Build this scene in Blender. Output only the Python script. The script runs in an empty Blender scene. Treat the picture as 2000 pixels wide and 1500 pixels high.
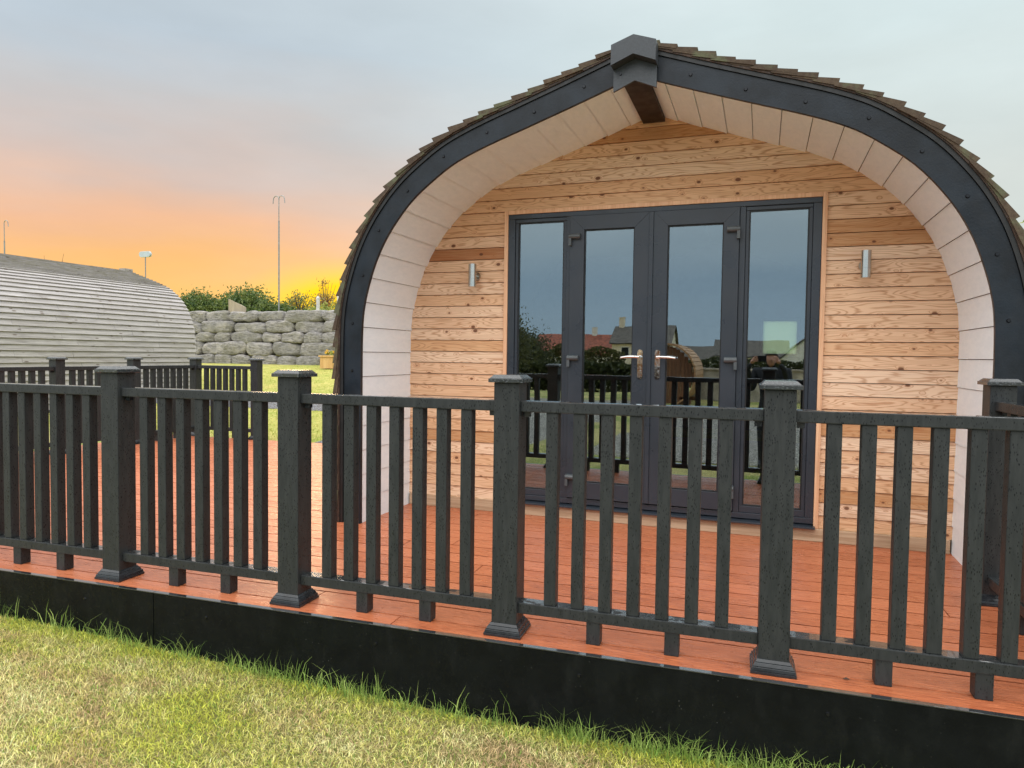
import bpy, bmesh, math, random
import numpy as np
from mathutils import Vector, Matrix, noise
random.seed(7); rng = np.random.default_rng(7)
R = math.radians
C = bpy.context.scene.collection
sc = bpy.context.scene

# ------------------------------------------------------------------ camera
cam = bpy.data.objects.new('camera', bpy.data.cameras.new('camera')); C.objects.link(cam)
sc.camera = cam
cam.data.sensor_width = 36; cam.data.lens = 36*1365/2000
cam.data.clip_start = .02; cam.data.clip_end = 2000
def _d(px, py):
    v = Vector((px-1000, 750-py, -1365)); return v.normalized()
Yc = _d(1489, 701); Xc = -_d(-2795, 645); Xc = (Xc-Yc*Xc.dot(Yc)).normalized(); Zc = Xc.cross(Yc)
RM = Matrix((Xc, Yc, Zc))
cam.matrix_world = Matrix.Translation((0, 0, 1.2)) @ RM.to_4x4()

# ------------------------------------------------------------------ world
SUN_AZ = -34.0          # degrees from +Y towards +X
SUN_EL = 6.0
w = bpy.data.worlds.new('World'); sc.world = w; w.use_nodes = True
nt = w.node_tree; N = nt.nodes; L = nt.links; N.clear()
def nn(t, **k):
    n = N.new(t)
    for a, b in k.items(): setattr(n, a, b)
    return n
def mth(op, a, b=None, c=None):
    n = N.new('ShaderNodeMath'); n.operation = op
    for i, v in enumerate((a, b, c)):
        if v is None: continue
        if isinstance(v, (int, float)): n.inputs[i].default_value = v
        else: L.new(v, n.inputs[i])
    return n.outputs[0]
def mrange(v, a, b, c=0., d=1., kind='SMOOTHSTEP'):
    n = N.new('ShaderNodeMapRange'); n.interpolation_type = kind
    L.new(v, n.inputs[0])
    for i, x in enumerate((a, b, c, d)): n.inputs[i+1].default_value = x
    return n.outputs[0]
def ramp(v, stops, interp='LINEAR'):
    n = N.new('ShaderNodeValToRGB'); cr = n.color_ramp; cr.interpolation = interp
    while len(cr.elements) < len(stops): cr.elements.new(.5)
    for e, (p, c) in zip(cr.elements, stops): e.position = p; e.color = (*c, 1)
    L.new(v, n.inputs[0]); return n.outputs[0]
def mixc(f, a, b, bt='MIX'):
    n = N.new('ShaderNodeMix'); n.data_type = 'RGBA'; n.blend_type = bt
    for i, v in ((0, f), (6, a), (7, b)):
        if isinstance(v, (int, float)): n.inputs[i].default_value = v
        elif isinstance(v, tuple): n.inputs[i].default_value = (*v, 1)
        else: L.new(v, n.inputs[i])
    return n.outputs[2]
tc = nn('ShaderNodeTexCoord')
sep = nn('ShaderNodeSeparateXYZ'); L.new(tc.outputs['Generated'], sep.inputs[0])
x, y, z = sep.outputs
hl = mth('SQRT', mth('ADD', mth('MULTIPLY', x, x), mth('ADD', mth('MULTIPLY', y, y), 1e-5)))
hx = mth('DIVIDE', x, hl); hy = mth('DIVIDE', y, hl)
def azdot(a):
    return mth('ADD', mth('MULTIPLY', hx, math.sin(R(a))), mth('MULTIPLY', hy, math.cos(R(a))))
# drifting cloud noise shifts the layers a little
mp = nn('ShaderNodeMapping'); L.new(tc.outputs['Generated'], mp.inputs[0]); mp.inputs['Scale'].default_value = (1.3, 1.3, 7)
mp.inputs['Rotation'].default_value = (R(8), R(-14), 0)
nz = nn('ShaderNodeTexNoise'); L.new(mp.outputs[0], nz.inputs[0]); nz.inputs['Scale'].default_value = 2.2; nz.inputs['Detail'].default_value = 6; nz.inputs['Roughness'].default_value = .5
nsh = mth('MULTIPLY', mth('SUBTRACT', nz.outputs[0], .5), .10)
zz = mth('ADD', z, nsh)
SK = 1.0
warm = ramp(zz, [(0, (1.0, .60, .13)), (.07, (1.0, .55, .16)), (.115, (.97, .53, .21)), (.165, (.86, .50, .31)), (.23, (.66, .52, .46)), (.30, (.56, .56, .57)), (.37, (.50, .58, .65)), (.55, (.58, .66, .70))])
cool = ramp(zz, [(0, (.60, .66, .62)), (.2, (.66, .71, .68)), (.40, (.66, .77, .78)), (.6, (.72, .78, .8))])
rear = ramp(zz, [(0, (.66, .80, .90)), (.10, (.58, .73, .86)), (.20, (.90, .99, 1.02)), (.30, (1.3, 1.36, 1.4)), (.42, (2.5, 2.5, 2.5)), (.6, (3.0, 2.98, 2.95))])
fw = mrange(azdot(-64), .45, .97)
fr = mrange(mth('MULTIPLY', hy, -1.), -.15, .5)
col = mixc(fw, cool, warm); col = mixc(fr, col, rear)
# cloud breakup
mp2 = nn('ShaderNodeMapping'); L.new(tc.outputs['Generated'], mp2.inputs[0]); mp2.inputs['Scale'].default_value = (1, 1, 3.2); mp2.inputs['Location'].default_value = (3.3, 1, 2)
nz2 = nn('ShaderNodeTexNoise'); L.new(mp2.outputs[0], nz2.inputs[0]); nz2.inputs['Scale'].default_value = 3.4; nz2.inputs['Detail'].default_value = 7; nz2.inputs['Roughness'].default_value = .55
br = mrange(nz2.outputs[0], .3, .7, .94, 1.05, 'LINEAR')
cb = nn('ShaderNodeCombineColor'); [L.new(br, cb.inputs[i]) for i in range(3)]
col = mixc(1.0, col, cb.outputs[0], 'MULTIPLY')
# yellow afterglow where the sun has just gone
ga = mth('SUBTRACT', 1., azdot(-31.8)); gz = mth('SUBTRACT', z, .060)
e = mth('ADD', mth('MULTIPLY', ga, 1/.0065), mth('MULTIPLY', mth('MULTIPLY', gz, gz), 1/.0022))
glow = mth('POWER', 2.718, mth('MULTIPLY', e, -1.))
col = mixc(mrange(glow, .08, .55, 0, 1, 'LINEAR'), col, (1.2, .74, .002))
# brighter overcast overhead
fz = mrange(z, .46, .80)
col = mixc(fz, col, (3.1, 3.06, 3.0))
col = mixc(mrange(z, -.12, -.01, 1, 0), col, (.16, .17, .12))
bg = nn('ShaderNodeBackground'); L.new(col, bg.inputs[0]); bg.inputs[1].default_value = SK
sky = nn('ShaderNodeTexSky', sky_type='NISHITA', sun_disc=False)
sky.sun_elevation = R(SUN_EL); sky.sun_rotation = R(SUN_AZ)
bg2 = nn('ShaderNodeBackground'); L.new(sky.outputs[0], bg2.inputs[0]); bg2.inputs[1].default_value = .05
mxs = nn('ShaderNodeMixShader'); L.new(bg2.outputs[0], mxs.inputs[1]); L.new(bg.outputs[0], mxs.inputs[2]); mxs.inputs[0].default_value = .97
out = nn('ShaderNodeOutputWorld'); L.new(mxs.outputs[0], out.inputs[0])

# ------------------------------------------------------------------ sun and exposure
sl = bpy.data.lights.new('sun', 'SUN'); sl.energy = .7; sl.angle = R(12); sl.color = (1, .66, .36)
so = bpy.data.objects.new('sun', sl); C.objects.link(so)
sd = Vector((math.sin(R(SUN_AZ))*math.cos(R(SUN_EL)), math.cos(R(SUN_AZ))*math.cos(R(SUN_EL)), math.sin(R(SUN_EL))))
so.rotation_euler = sd.to_track_quat('Z', 'Y').to_euler()
vs = sc.view_settings; vs.view_transform = 'Standard'; vs.look = 'None'; vs.exposure = 0.12; vs.gamma = 1; vs.use_curve_mapping = False
sc.cycles.max_bounces = 8

# ------------------------------------------------------------------ material helpers
def newmat(name):
    global nt, N, L
    m = bpy.data.materials.new(name); m.use_nodes = True
    nt = m.node_tree; N = nt.nodes; L = nt.links
    b = N['Principled BSDF']; return m, b
def pos(scale=(1, 1, 1), rot=(0, 0, 0), loc=(0, 0, 0), kind='world'):
    if kind == 'world':
        g = N.new('ShaderNodeNewGeometry').outputs['Position']
    else:
        g = N.new('ShaderNodeTexCoord').outputs['Object']
    m = N.new('ShaderNodeMapping'); L.new(g, m.inputs[0])
    m.inputs['Scale'].default_value = scale; m.inputs['Rotation'].default_value = rot; m.inputs['Location'].default_value = loc
    return m.outputs[0]
def noi(vec, s, d=4, r=.5, dist=0.):
    n = N.new('ShaderNodeTexNoise'); L.new(vec, n.inputs[0]); n.inputs['Scale'].default_value = s; n.inputs['Detail'].default_value = d
    n.inputs['Roughness'].default_value = r; n.inputs['Distortion'].default_value = dist; return n.outputs[0]
def vor(vec, s, feat='F1', out='Distance', rnd=1.):
    n = N.new('ShaderNodeTexVoronoi'); n.feature = feat; L.new(vec, n.inputs[0]); n.inputs['Scale'].default_value = s
    n.inputs['Randomness'].default_value = rnd; return n.outputs[out]
def attr(name, out='Fac'):
    n = N.new('ShaderNodeAttribute'); n.attribute_name = name; return n.outputs[out]
def bump(b, h, strength=.3, dist=.01):
    n = N.new('ShaderNodeBump'); L.new(h, n.inputs['Height']); n.inputs['Strength'].default_value = strength; n.inputs['Distance'].default_value = dist
    L.new(n.outputs[0], b.inputs['Normal'])
def simple(name, col, rough=.5, metal=0., var=.12, s=9., bs=0., bsc=60., spec=.5):
    m, b = newmat(name)
    f = noi(pos(), s, 6, .6)
    c2 = tuple(max(0, c*(1-var*2)) for c in col); c3 = tuple(min(1, c*(1+var)) for c in col)
    L.new(mixc(mrange(f, .3, .7), c2, c3), b.inputs['Base Color'])
    L.new(mrange(noi(pos(), s*2.3, 4), .3, .7, max(0, rough-.08), min(1, rough+.1)), b.inputs['Roughness'])
    b.inputs['Metallic'].default_value = metal; b.inputs['Specular IOR Level'].default_value = spec
    if bs: bump(b, noi(pos(), bsc, 5, .6), bs)
    return m

# charcoal composite fence, wet with drops and runs
def fence_mat():
    m, b = newmat('charcoal composite')
    p = pos()
    f = noi(pos((18, 18, 3)), 3, 5, .6)
    base = mixc(mrange(f, .3, .75), (.021, .0245, .026), (.034, .0375, .039))
    # short dark vertical wet flecks
    v1 = vor(pos((190, 190, 62)), 1.); gate = noi(pos((30, 30, 14)), 1, 3)
    fl = mth('MULTIPLY', mrange(v1, .18, .36, 1, 0), mrange(gate, .40, .58))
    v2 = vor(pos((85, 85, 30), loc=(5, 3, 1)), 1.)
    fl = mth('MAXIMUM', fl, mth('MULTIPLY', mrange(v2, .10, .22, 1, 0), .9))
    c = mixc(mth('MULTIPLY', fl, .75), base, (.004, .005, .007))
    L.new(c, b.inputs['Base Color'])
    gn = N.new('ShaderNodeNewGeometry'); sn_ = N.new('ShaderNodeSeparateXYZ'); L.new(gn.outputs['True Normal'], sn_.inputs[0])
    wet = mth('MULTIPLY', mrange(sn_.outputs[2], .6, .95), mrange(noi(pos((16, 16, 16)), 1.5, 3), .36, .50))   # rain water lying on level faces
    ro = mrange(fl, 0, 1, .46, .12, 'LINEAR'); L.new(mth('MULTIPLY', ro, mrange(wet, 0, 1, 1, .12, 'LINEAR')), b.inputs['Roughness'])
    L.new(mrange(wet, 0, 1, .28, 1., 'LINEAR'), b.inputs['Specular IOR Level']); L.new(wet, b.inputs['Coat Weight'])
    bump(b, mth('ADD', noi(pos((90, 90, 12)), 2, 4), mth('MULTIPLY', fl, .5)), .25, .002)
    return m
M_FENCE = fence_mat()
def cap_mat():
    m, b = newmat('wet post cap')
    v = vor(pos((95, 95, 95)), 1.); d = mrange(v, .2, .45, 1, 0)
    L.new(mixc(d, (.028, .033, .036), (.05, .06, .066)), b.inputs['Base Color'])
    L.new(mrange(noi(pos(), 30, 3), .35, .65, .10, .38), b.inputs['Roughness'])
    b.inputs['Coat Weight'].default_value = .25; b.inputs['Coat Roughness'].default_value = .06
    bump(b, d, .5, .002); return m
M_CAP = cap_mat()
M_BASE = simple('glossy moulded skirt', (.018, .022, .026), .22, 0, .2, 20)
# fascia board below deck
def skirt_mat():
    m, b = newmat('black skirting sheet')
    f = noi(pos((3, 3, 3)), 3, 6, .6)
    v = vor(pos((62, 62, 48)), 1.); g = noi(pos((5, 5, 5)), 2, 3)
    sp = mth('MULTIPLY', mrange(v, .03, .075, 1, 0), mrange(g, .45, .62))
    c = mixc(mrange(f, .3, .7), (.0055, .0065, .007), (.008, .0095, .010))
    lowz = noi(pos((9, 9, 4)), 2, 5)
    c = mixc(mth('MULTIPLY', mrange(lowz, .52, .75), .12), c, (.035, .037, .035))
    c = mixc(mth('MULTIPLY', sp, .8), c, (.33, .33, .31)); L.new(c, b.inputs['Base Color'])
    L.new(mrange(noi(pos((14, 14, 14)), 2, 4), .35, .7, .13, .34), b.inputs['Roughness'])
    b.inputs['Specular IOR Level'].default_value = .10
    bump(b, noi(pos(), 120, 3), .12, .002); return m
M_SKIRT = skirt_mat()
def ledge_mat():
    m, b = newmat('rain wet ledge'); b.inputs['Base Color'].default_value = (.02, .023, .026, 1); b.inputs['Roughness'].default_value = .08
    b.inputs['Specular IOR Level'].default_value = 1.; b.inputs['Coat Weight'].default_value = 1.; b.inputs['Coat Roughness'].default_value = .03; return m
M_LEDGE = ledge_mat()
# decking
FA = R(1.85)
def deck_mat():
    m, b = newmat('terracotta composite decking')
    t = attr('tone')
    r = (0, 0, -FA)
    grain = noi(pos((9, 190, 1), rot=r), 1, 6, .7, .3)
    patch = noi(pos((1.2, 3, 1)), 1.4, 4)
    c = mixc(mrange(grain, .34, .66), (.235, .054, .020), (.57, .180, .074))
    c = mixc(mth('MULTIPLY', mrange(t, 0, 1, 0, 1, 'LINEAR'), .55), c, (.62, .215, .105))
    c = mixc(mth('MULTIPLY', mrange(patch, .5, .75), .25), c, (.40, .085, .03))
    L.new(c, b.inputs['Base Color'])
    L.new(mrange(noi(pos((3, 12, 1), rot=r), 3, 4), .3, .7, .24, .46), b.inputs['Roughness'])
    b.inputs['Specular IOR Level'].default_value = .6
    bump(b, grain, .5, .003); return m
M_DECK = deck_mat()
# larch cladding with knots
def wood_mat():
    m, b = newmat('knotty larch boards')
    t = attr('tone'); t2 = attr('tone2')
    P = pos(kind='obj')
    off = N.new('ShaderNodeCombineXYZ'); L.new(mth('MULTIPLY', t, 23.), off.inputs[0]); L.new(mth('MULTIPLY', t2, 11.), off.inputs[2]); L.new(mth('MULTIPLY', t2, 7.), off.inputs[1])
    va = N.new('ShaderNodeVectorMath'); va.operation = 'ADD'; L.new(P, va.inputs[0]); L.new(off.outputs[0], va.inputs[1]); P2 = va.outputs[0]
    def mapv(s):
        q = N.new('ShaderNodeMapping'); L.new(P2, q.inputs[0]); q.inputs['Scale'].default_value = s; return q.outputs[0]
    # knots
    kd = vor(mapv((8.5, 1, 12.5)), 1.)
    ksz = vor(mapv((8.5, 1, 12.5)), 1., out='Color'); ks = N.new('ShaderNodeSeparateColor'); L.new(ksz, ks.inputs[0])
    rad = mrange(ks.outputs[0], .30, 1., 0.01, .16, 'LINEAR')
    kk = mth('SUBTRACT', kd, rad)
    knot = mrange(kk, -.02, .035, 1, 0)
    halo = mrange(kk, 0., .22, 1, 0)
    # grain: contour lines of a stretched field, bent round the knots
    fld = noi(mapv((1.5, 1, 13)), 1, 2, .4, .3)
    fld2 = mth('ADD', mth('MULTIPLY', fld, 19.), mth('MULTIPLY', halo, 1.3))
    fine = noi(mapv((3, 3, 120)), 1, 5, .6)
    sn = mth('SINE', mth('MULTIPLY', mth('ADD', fld2, mth('MULTIPLY', fine, .22)), 6.2832))
    line = mth('POWER', mrange(sn, -.3, 1., 0, 1, 'LINEAR'), 2.2)
    base = ramp(t, [(0, (.36, .14, .052)), (.08, (.60, .33, .15)), (.3, (.71, .43, .245)), (.65, (.77, .515, .335)), (1, (.81, .60, .43))])
    c = mixc(mth('MULTIPLY', line, .60), base, (.34, .125, .035))
    c = mixc(mth('MULTIPLY', mrange(fine, .35, .7), .25), c, (.80, .56, .34))
    c = mixc(mth('MULTIPLY', halo, .28), c, (.42, .15, .05))
    st = noi(mapv((1.4, 1, 5)), 1, 5, .6); c = mixc(mth('MULTIPLY', mrange(st, .52, .75), .3), c, (.44, .19, .07))
    c = mixc(mth('MULTIPLY', knot, .9), c, (.13, .045, .02))
    L.new(c, b.inputs['Base Color']); b.inputs['Roughness'].default_value = .62; b.inputs['Specular IOR Level'].default_value = .3
    bump(b, mth('SUBTRACT', mth('MULTIPLY', fine, .6), mth('MULTIPLY', line, .5)), .25, .002); return m
M_WOOD = wood_mat()
def plainwood(name, c1, c2, rough=.6, axis='x', s=1.):
    m, b = newmat(name)
    sc_ = {'x': (2*s, 60*s, 60*s), 'y': (60*s, 2*s, 60*s), 'z': (60*s, 60*s, 2*s)}[axis]
    g = noi(pos(sc_), 1, 5, .6); k = noi(pos((3*s, 3*s, 3*s)), 1, 4)
    c = mixc(mrange(g, .3, .7), c1, c2); c = mixc(mth('MULTIPLY', mrange(k, .55, .8), .5), c, tuple(v*.55 for v in c1))
    L.new(c, b.inputs['Base Color']); b.inputs['Roughness'].default_value = rough; bump(b, g, .3, .003); return m
M_TRIM = plainwood('pale larch trim', (.66, .36, .20), (.80, .50, .30), axis='z')
M_BASEB = plainwood('weathered base board', (.38, .25, .15), (.56, .42, .28), axis='x')
# fibre cement soffit planks
def soffit_mat():
    m, b = newmat('white embossed cement planks')
    g = noi(pos((26, 9, 26)), 1.4, 4, .6, .6)
    c = mixc(mrange(g, .3, .7), (.79, .87, .92), (.85, .92, .96)); L.new(c, b.inputs['Base Color'])
    b.inputs['Roughness'].default_value = .55; bump(b, g, .18, .002); return m
M_SOFFIT = soffit_mat()
M_FASCIA = simple('anthracite fascia paint', (.010, .015, .022), .36, 0, .25, 5, .12, 90, .3)
M_UPVC = simple('anthracite door frame', (.027, .035, .047), .32, 0, .04, 2)
M_GASKET = simple('black gasket', (.008, .009, .010), .5)
M_HINGE = simple('grey hinge cover', (.075, .088, .095), .35)
M_CAPR = simple('ridge cap slate', (.034, .041, .050), .42, 0, .10, 90, .15, 250)
M_BEAM = simple('maroon ridge beam', (.012, .004, .005), .5, 0, .2, 6)
M_STEEL = simple('brushed steel', (.55, .54, .50), .20, 1., .02, 2)
M_CHROME = simple('polished chrome', (.85, .84, .82), .06, 1., .03, 40)
M_SCREW = simple('black screw head', (.02, .022, .026), .18, .6)
def shingle_mat(name, c1, c2, c3, zsh=0):
    m, b = newmat(name); t = attr('tone')
    g = noi(pos((40, 5, 40)), 1, 6, .65); mo = noi(pos(), 7, 5, .6)
    c = mixc(mrange(g, .3, .7), c1, c2); c = mixc(mth('MULTIPLY', t, .5), c, tuple(v*.5 for v in c1))
    c = mixc(mrange(mo, .5, .68), c, c3); L.new(c, b.inputs['Base Color']); b.inputs['Roughness'].default_value = .85
    bump(b, g, .5, .006); return m
M_SHING = shingle_mat('cedar shingles', (.060, .036, .022), (.105, .075, .048), (.095, .10, .055))
M_EDGE = simple('dark shingle underlay', (.045, .025, .016), .7, 0, .3, 30, .4, 80)
def grey_plank():
    m, b = newmat('silvered roof planks'); t = attr('tone')
    g = noi(pos((70, 2.2, 70)), 1, 6, .65); st = noi(pos((6, 1.6, 6)), 1.5, 6, .65)
    c = mixc(mrange(g, .3, .7), (.235, .222, .22), (.47, .45, .45))
    c = mixc(mth('MULTIPLY', t, .4), c, (.27, .25, .23))
    c = mixc(mth('MULTIPLY', mrange(st, .52, .74), .45), c, (.17, .145, .125))
    k = vor(pos((2, 2.6, 9)), 1.); c = mixc(mth('MULTIPLY', mrange(k, .07, .14, 1, 0), .8), c, (.09, .06, .04))
    # moss on the flatter upper courses, where rain lies
    g3 = N.new('ShaderNodeNewGeometry'); s3 = N.new('ShaderNodeSeparateXYZ'); L.new(g3.outputs['Position'], s3.inputs[0])
    mz = mth('MULTIPLY', mrange(s3.outputs[2], 2.55, 2.95), mrange(noi(pos((3, 3, 9)), 2, 5), .35, .6))
    c = mixc(mth('MULTIPLY', mz, .35), c, (.20, .19, .09))
    L.new(c, b.inputs['Base Color']); b.inputs['Roughness'].default_value = .8; bump(b, g, .4, .005); return m
M_GREY = grey_plank()
def rock_mat():
    m, b = newmat('limestone boulder'); 
    oi = N.new('ShaderNodeObjectInfo').outputs['Random']
    g = noi(pos(), 2.6, 8, .65); g2 = noi(pos((1, 1, 3.5)), 5, 8, .7); 
    c = mixc(mrange(g2, .3, .7), (.13, .122, .115), (.42, .40, .385)); c = mixc(mth('MULTIPLY', mrange(g, .46, .7), .7), c, (.54, .50, .46))
    c = mixc(mth('MULTIPLY', mrange(oi, 0, 1, 0, 1, 'LINEAR'), .35), c, (.15, .15, .14))
    c = mixc(mth('MULTIPLY', mrange(noi(pos(), 1.1, 6), .56, .7), .5), c, (.17, .165, .11))
    L.new(c, b.inputs['Base Color']); b.inputs['Roughness'].default_value = .9; bump(b, mth('ADD', g2, g), 1., .10); return m
M_ROCK = rock_mat()
def ground_mat():
    m, b = newmat('lawn turf'); P = pos()
    a = noi(P, .9, 6, .6); bb = noi(P, 5.5, 6, .7); cc = noi(pos((55, 55, 55)), 1.2, 4, .7)
    straw = mixc(mrange(cc, .3, .7), (.30, .24, .085), (.62, .54, .24)); green = mixc(mrange(cc, .3, .7), (.11, .15, .035), (.30, .34, .09))
    c = mixc(mrange(mth('ADD', mth('MULTIPLY', a, .6), mth('MULTIPLY', bb, .4)), .42, .58), green, straw)
    gp = N.new('ShaderNodeNewGeometry'); s = N.new('ShaderNodeSeparateXYZ'); L.new(gp.outputs['Position'], s.inputs[0])
    far = mrange(s.outputs[1], 7, 9)
    fgreen = mixc(mrange(bb, .35, .65), (.30, .34, .07), (.52, .47, .14)); c = mixc(mth('MULTIPLY', far, .75), c, fgreen)
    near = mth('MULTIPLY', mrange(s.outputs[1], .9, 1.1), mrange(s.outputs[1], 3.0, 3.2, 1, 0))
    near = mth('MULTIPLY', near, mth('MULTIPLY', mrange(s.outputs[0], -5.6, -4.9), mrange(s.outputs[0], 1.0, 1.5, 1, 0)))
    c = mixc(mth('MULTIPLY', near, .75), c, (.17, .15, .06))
    L.new(c, b.inputs['Base Color']); b.inputs['Roughness'].default_value = .9; b.inputs['Specular IOR Level'].default_value = .15
    bump(b, mth('ADD', cc, bb), .8, .03); return m
M_GROUND = ground_mat()
def gravel_mat(c1=(.30, .27, .24), c2=(.55, .50, .45), s=28):
    m, b = newmat('gravel'); v = vor(pos(), s); v2 = vor(pos(), s, out='Color'); q = N.new('ShaderNodeSeparateColor'); L.new(v2, q.inputs[0])
    c = mixc(q.outputs[0], c1, c2); c = mixc(mrange(v, .35, .6), c, (.07, .06, .05)); L.new(c, b.inputs['Base Color']); b.inputs['Roughness'].default_value = .85
    bump(b, mrange(v, 0, .6, 1, 0), .8, .03); return m
M_GRAVEL = gravel_mat((.34, .31, .26), (.66, .62, .54))
M_SLATE = gravel_mat((.10, .115, .14), (.36, .38, .42), 34)
def blade_mat():
    m, b = newmat('grass blades'); n = N.new('ShaderNodeAttribute'); n.attribute_name = 'bcol'
    L.new(n.outputs['Color'], b.inputs['Base Color']); b.inputs['Roughness'].default_value = .6; b.inputs['Specular IOR Level'].default_value = .25
    tr = N.new('ShaderNodeBsdfTranslucent'); L.new(n.outputs['Color'], tr.inputs[0]); mx = N.new('ShaderNodeMixShader'); mx.inputs[0].default_value = .35
    L.new(b.outputs[0], mx.inputs[1]); L.new(tr.outputs[0], mx.inputs[2]); L.new(mx.outputs[0], N['Material Output'].inputs[0]); return m
M_BLADE = blade_mat()
def leaf_mat(name, c1, c2, c3=None):
    m, b = newmat(name); f = noi(pos(), 3.5, 3); h = noi(pos(), 26, 2)
    c = mixc(mrange(f, .35, .65), c1, c2)
    if c3: c = mixc(mth('MULTIPLY', mrange(h, .56, .66), .85), c, c3)
    L.new(c, b.inputs['Base Color']); b.inputs['Roughness'].default_value = .6
    tr = N.new('ShaderNodeBsdfTranslucent'); L.new(c, tr.inputs[0]); mx = N.new('ShaderNodeMixShader'); mx.inputs[0].default_value = .35
    L.new(b.outputs[0], mx.inputs[1]); L.new(tr.outputs[0], mx.inputs[2]); L.new(mx.outputs[0], N['Material Output'].inputs[0]); return m
M_LEAFD = leaf_mat('juniper needles', (.045, .09, .022), (.17, .22, .055))
M_LEAFH = leaf_mat('dark hedge leaves', (.022, .032, .012), (.075, .085, .030))
M_LEAFO = leaf_mat('olive hedge leaves', (.05, .055, .02), (.12, .12, .04))
M_LEAFL = leaf_mat('willow leaves', (.10, .16, .05), (.24, .28, .09), (.34, .12, .05))
M_LEAFY = leaf_mat('bright foliage', (.16, .22, .04), (.38, .42, .10))
M_LEAFR = leaf_mat('russet leaves', (.30, .13, .05), (.22, .22, .07), (.42, .14, .05))
M_BARK = simple('bark', (.09, .065, .05), .85, 0, .2, 20)
M_FLOWER = simple('yellow petals', (.80, .50, .03), .6)
M_GALV = simple('galvanised pole', (.28, .29, .30), .4, .6, .1, 12)
M_WHITE = simple('white plastic', (.40, .47, .52), .35, 0, .04, 3)
M_POSTW = simple('pale marker post', (.52, .52, .50), .7)
M_CREAM = simple('cream render', (.74, .66, .54), .8)
M_WHREN = simple('white render', (.78, .78, .76), .8)
M_RTILE = simple('red roof tiles', (.30, .085, .05), .8, 0, .3, 3)
M_GTILE = simple('brown grey roof tiles', (.11, .095, .08), .8, 0, .3, 3)
M_DGLASS = simple('dark window glass', (.015, .02, .025), .08)
M_BARREL = plainwood('golden barrel boards', (.34, .17, .07), (.50, .29, .14), axis='y', s=.3)
M_BARRELD = plainwood('brown barrel end boards', (.12, .05, .025), (.22, .10, .045), axis='z', s=.3)
M_PALEW = simple('pale block wall', (.46, .40, .33), .9, 0, .2, 2)
M_PLANTER = plainwood('golden planter timber', (.50, .29, .10), (.66, .43, .18), axis='z', s=.4)
M_SLEEPER = plainwood('grey timber wedge', (.26, .22, .16), (.40, .34, .25), axis='z', s=.3)
M_JACKET = simple('black jacket cloth', (.012, .013, .020), .8, 0, .2, 8, .3, 40)
M_JEANS = simple('dark trousers', (.02, .025, .04), .85)
M_SKIN = simple('skin', (.50, .26, .19), .5, 0, .06, 10)
M_HAIR = simple('dark hair', (.02, .013, .01), .6)
M_PHONE = simple('phone case', (.008, .008, .009), .3)
M_SHOE = simple('shoe', (.02, .02, .02), .6)
M_INW = simple('interior panelling', (.18, .17, .15), .7)
M_INF = simple('interior floor', (.22, .17, .12), .5)
M_WICK = plainwood('wicker', (.38, .24, .10), (.62, .44, .22), axis='x', s=1.5)
M_CURT = simple('grey curtain', (.34, .34, .33), .9)
M_LABEL = simple('white document', (.7, .72, .66), .6)
def glass_mat(name, fac, tint=(.80, .92, 1.0), trans=(.62, .66, .64)):
    m, b = newmat(name); N.remove(b)
    g = N.new('ShaderNodeBsdfGlossy'); g.inputs['Roughness'].default_value = 0.004; g.inputs[0].default_value = (*tint, 1)
    t = N.new('ShaderNodeBsdfTransparent'); t.inputs[0].default_value = (*trans, 1)
    mx = N.new('ShaderNodeMixShader'); lw = N.new('ShaderNodeFresnel'); lw.inputs[0].default_value = 1.5
    L.new(mrange(lw.outputs[0], 0.04, 1., fac, 1., 'LINEAR'), mx.inputs[0]); L.new(t.outputs[0], mx.inputs[1]); L.new(g.outputs[0], mx.inputs[2])
    bp = N.new('ShaderNodeBump'); L.new(noi(pos((1, 1, 1)), 2.2, 2), bp.inputs['Height']); bp.inputs['Strength'].default_value = .02; bp.inputs['Distance'].default_value = .02
    L.new(bp.outputs[0], g.inputs['Normal']); L.new(mx.outputs[0], N['Material Output'].inputs[0]); return m
M_GLASS = glass_mat('coated glazing', .25)
def frost():
    m, b = newmat('frosted rear glass'); tr = N.new('ShaderNodeBsdfTranslucent'); tr.inputs[0].default_value = (.80, .93, .80, 1)
    tt = N.new('ShaderNodeBsdfTransparent'); tt.inputs[0].default_value = (.8, .9, .8, 1); mx = N.new('ShaderNodeMixShader'); mx.inputs[0].default_value = .25
    L.new(tr.outputs[0], mx.inputs[1]); L.new(tt.outputs[0], mx.inputs[2]); L.new(mx.outputs[0], N['Material Output'].inputs[0]); return m
M_GLASSR = frost()

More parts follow.
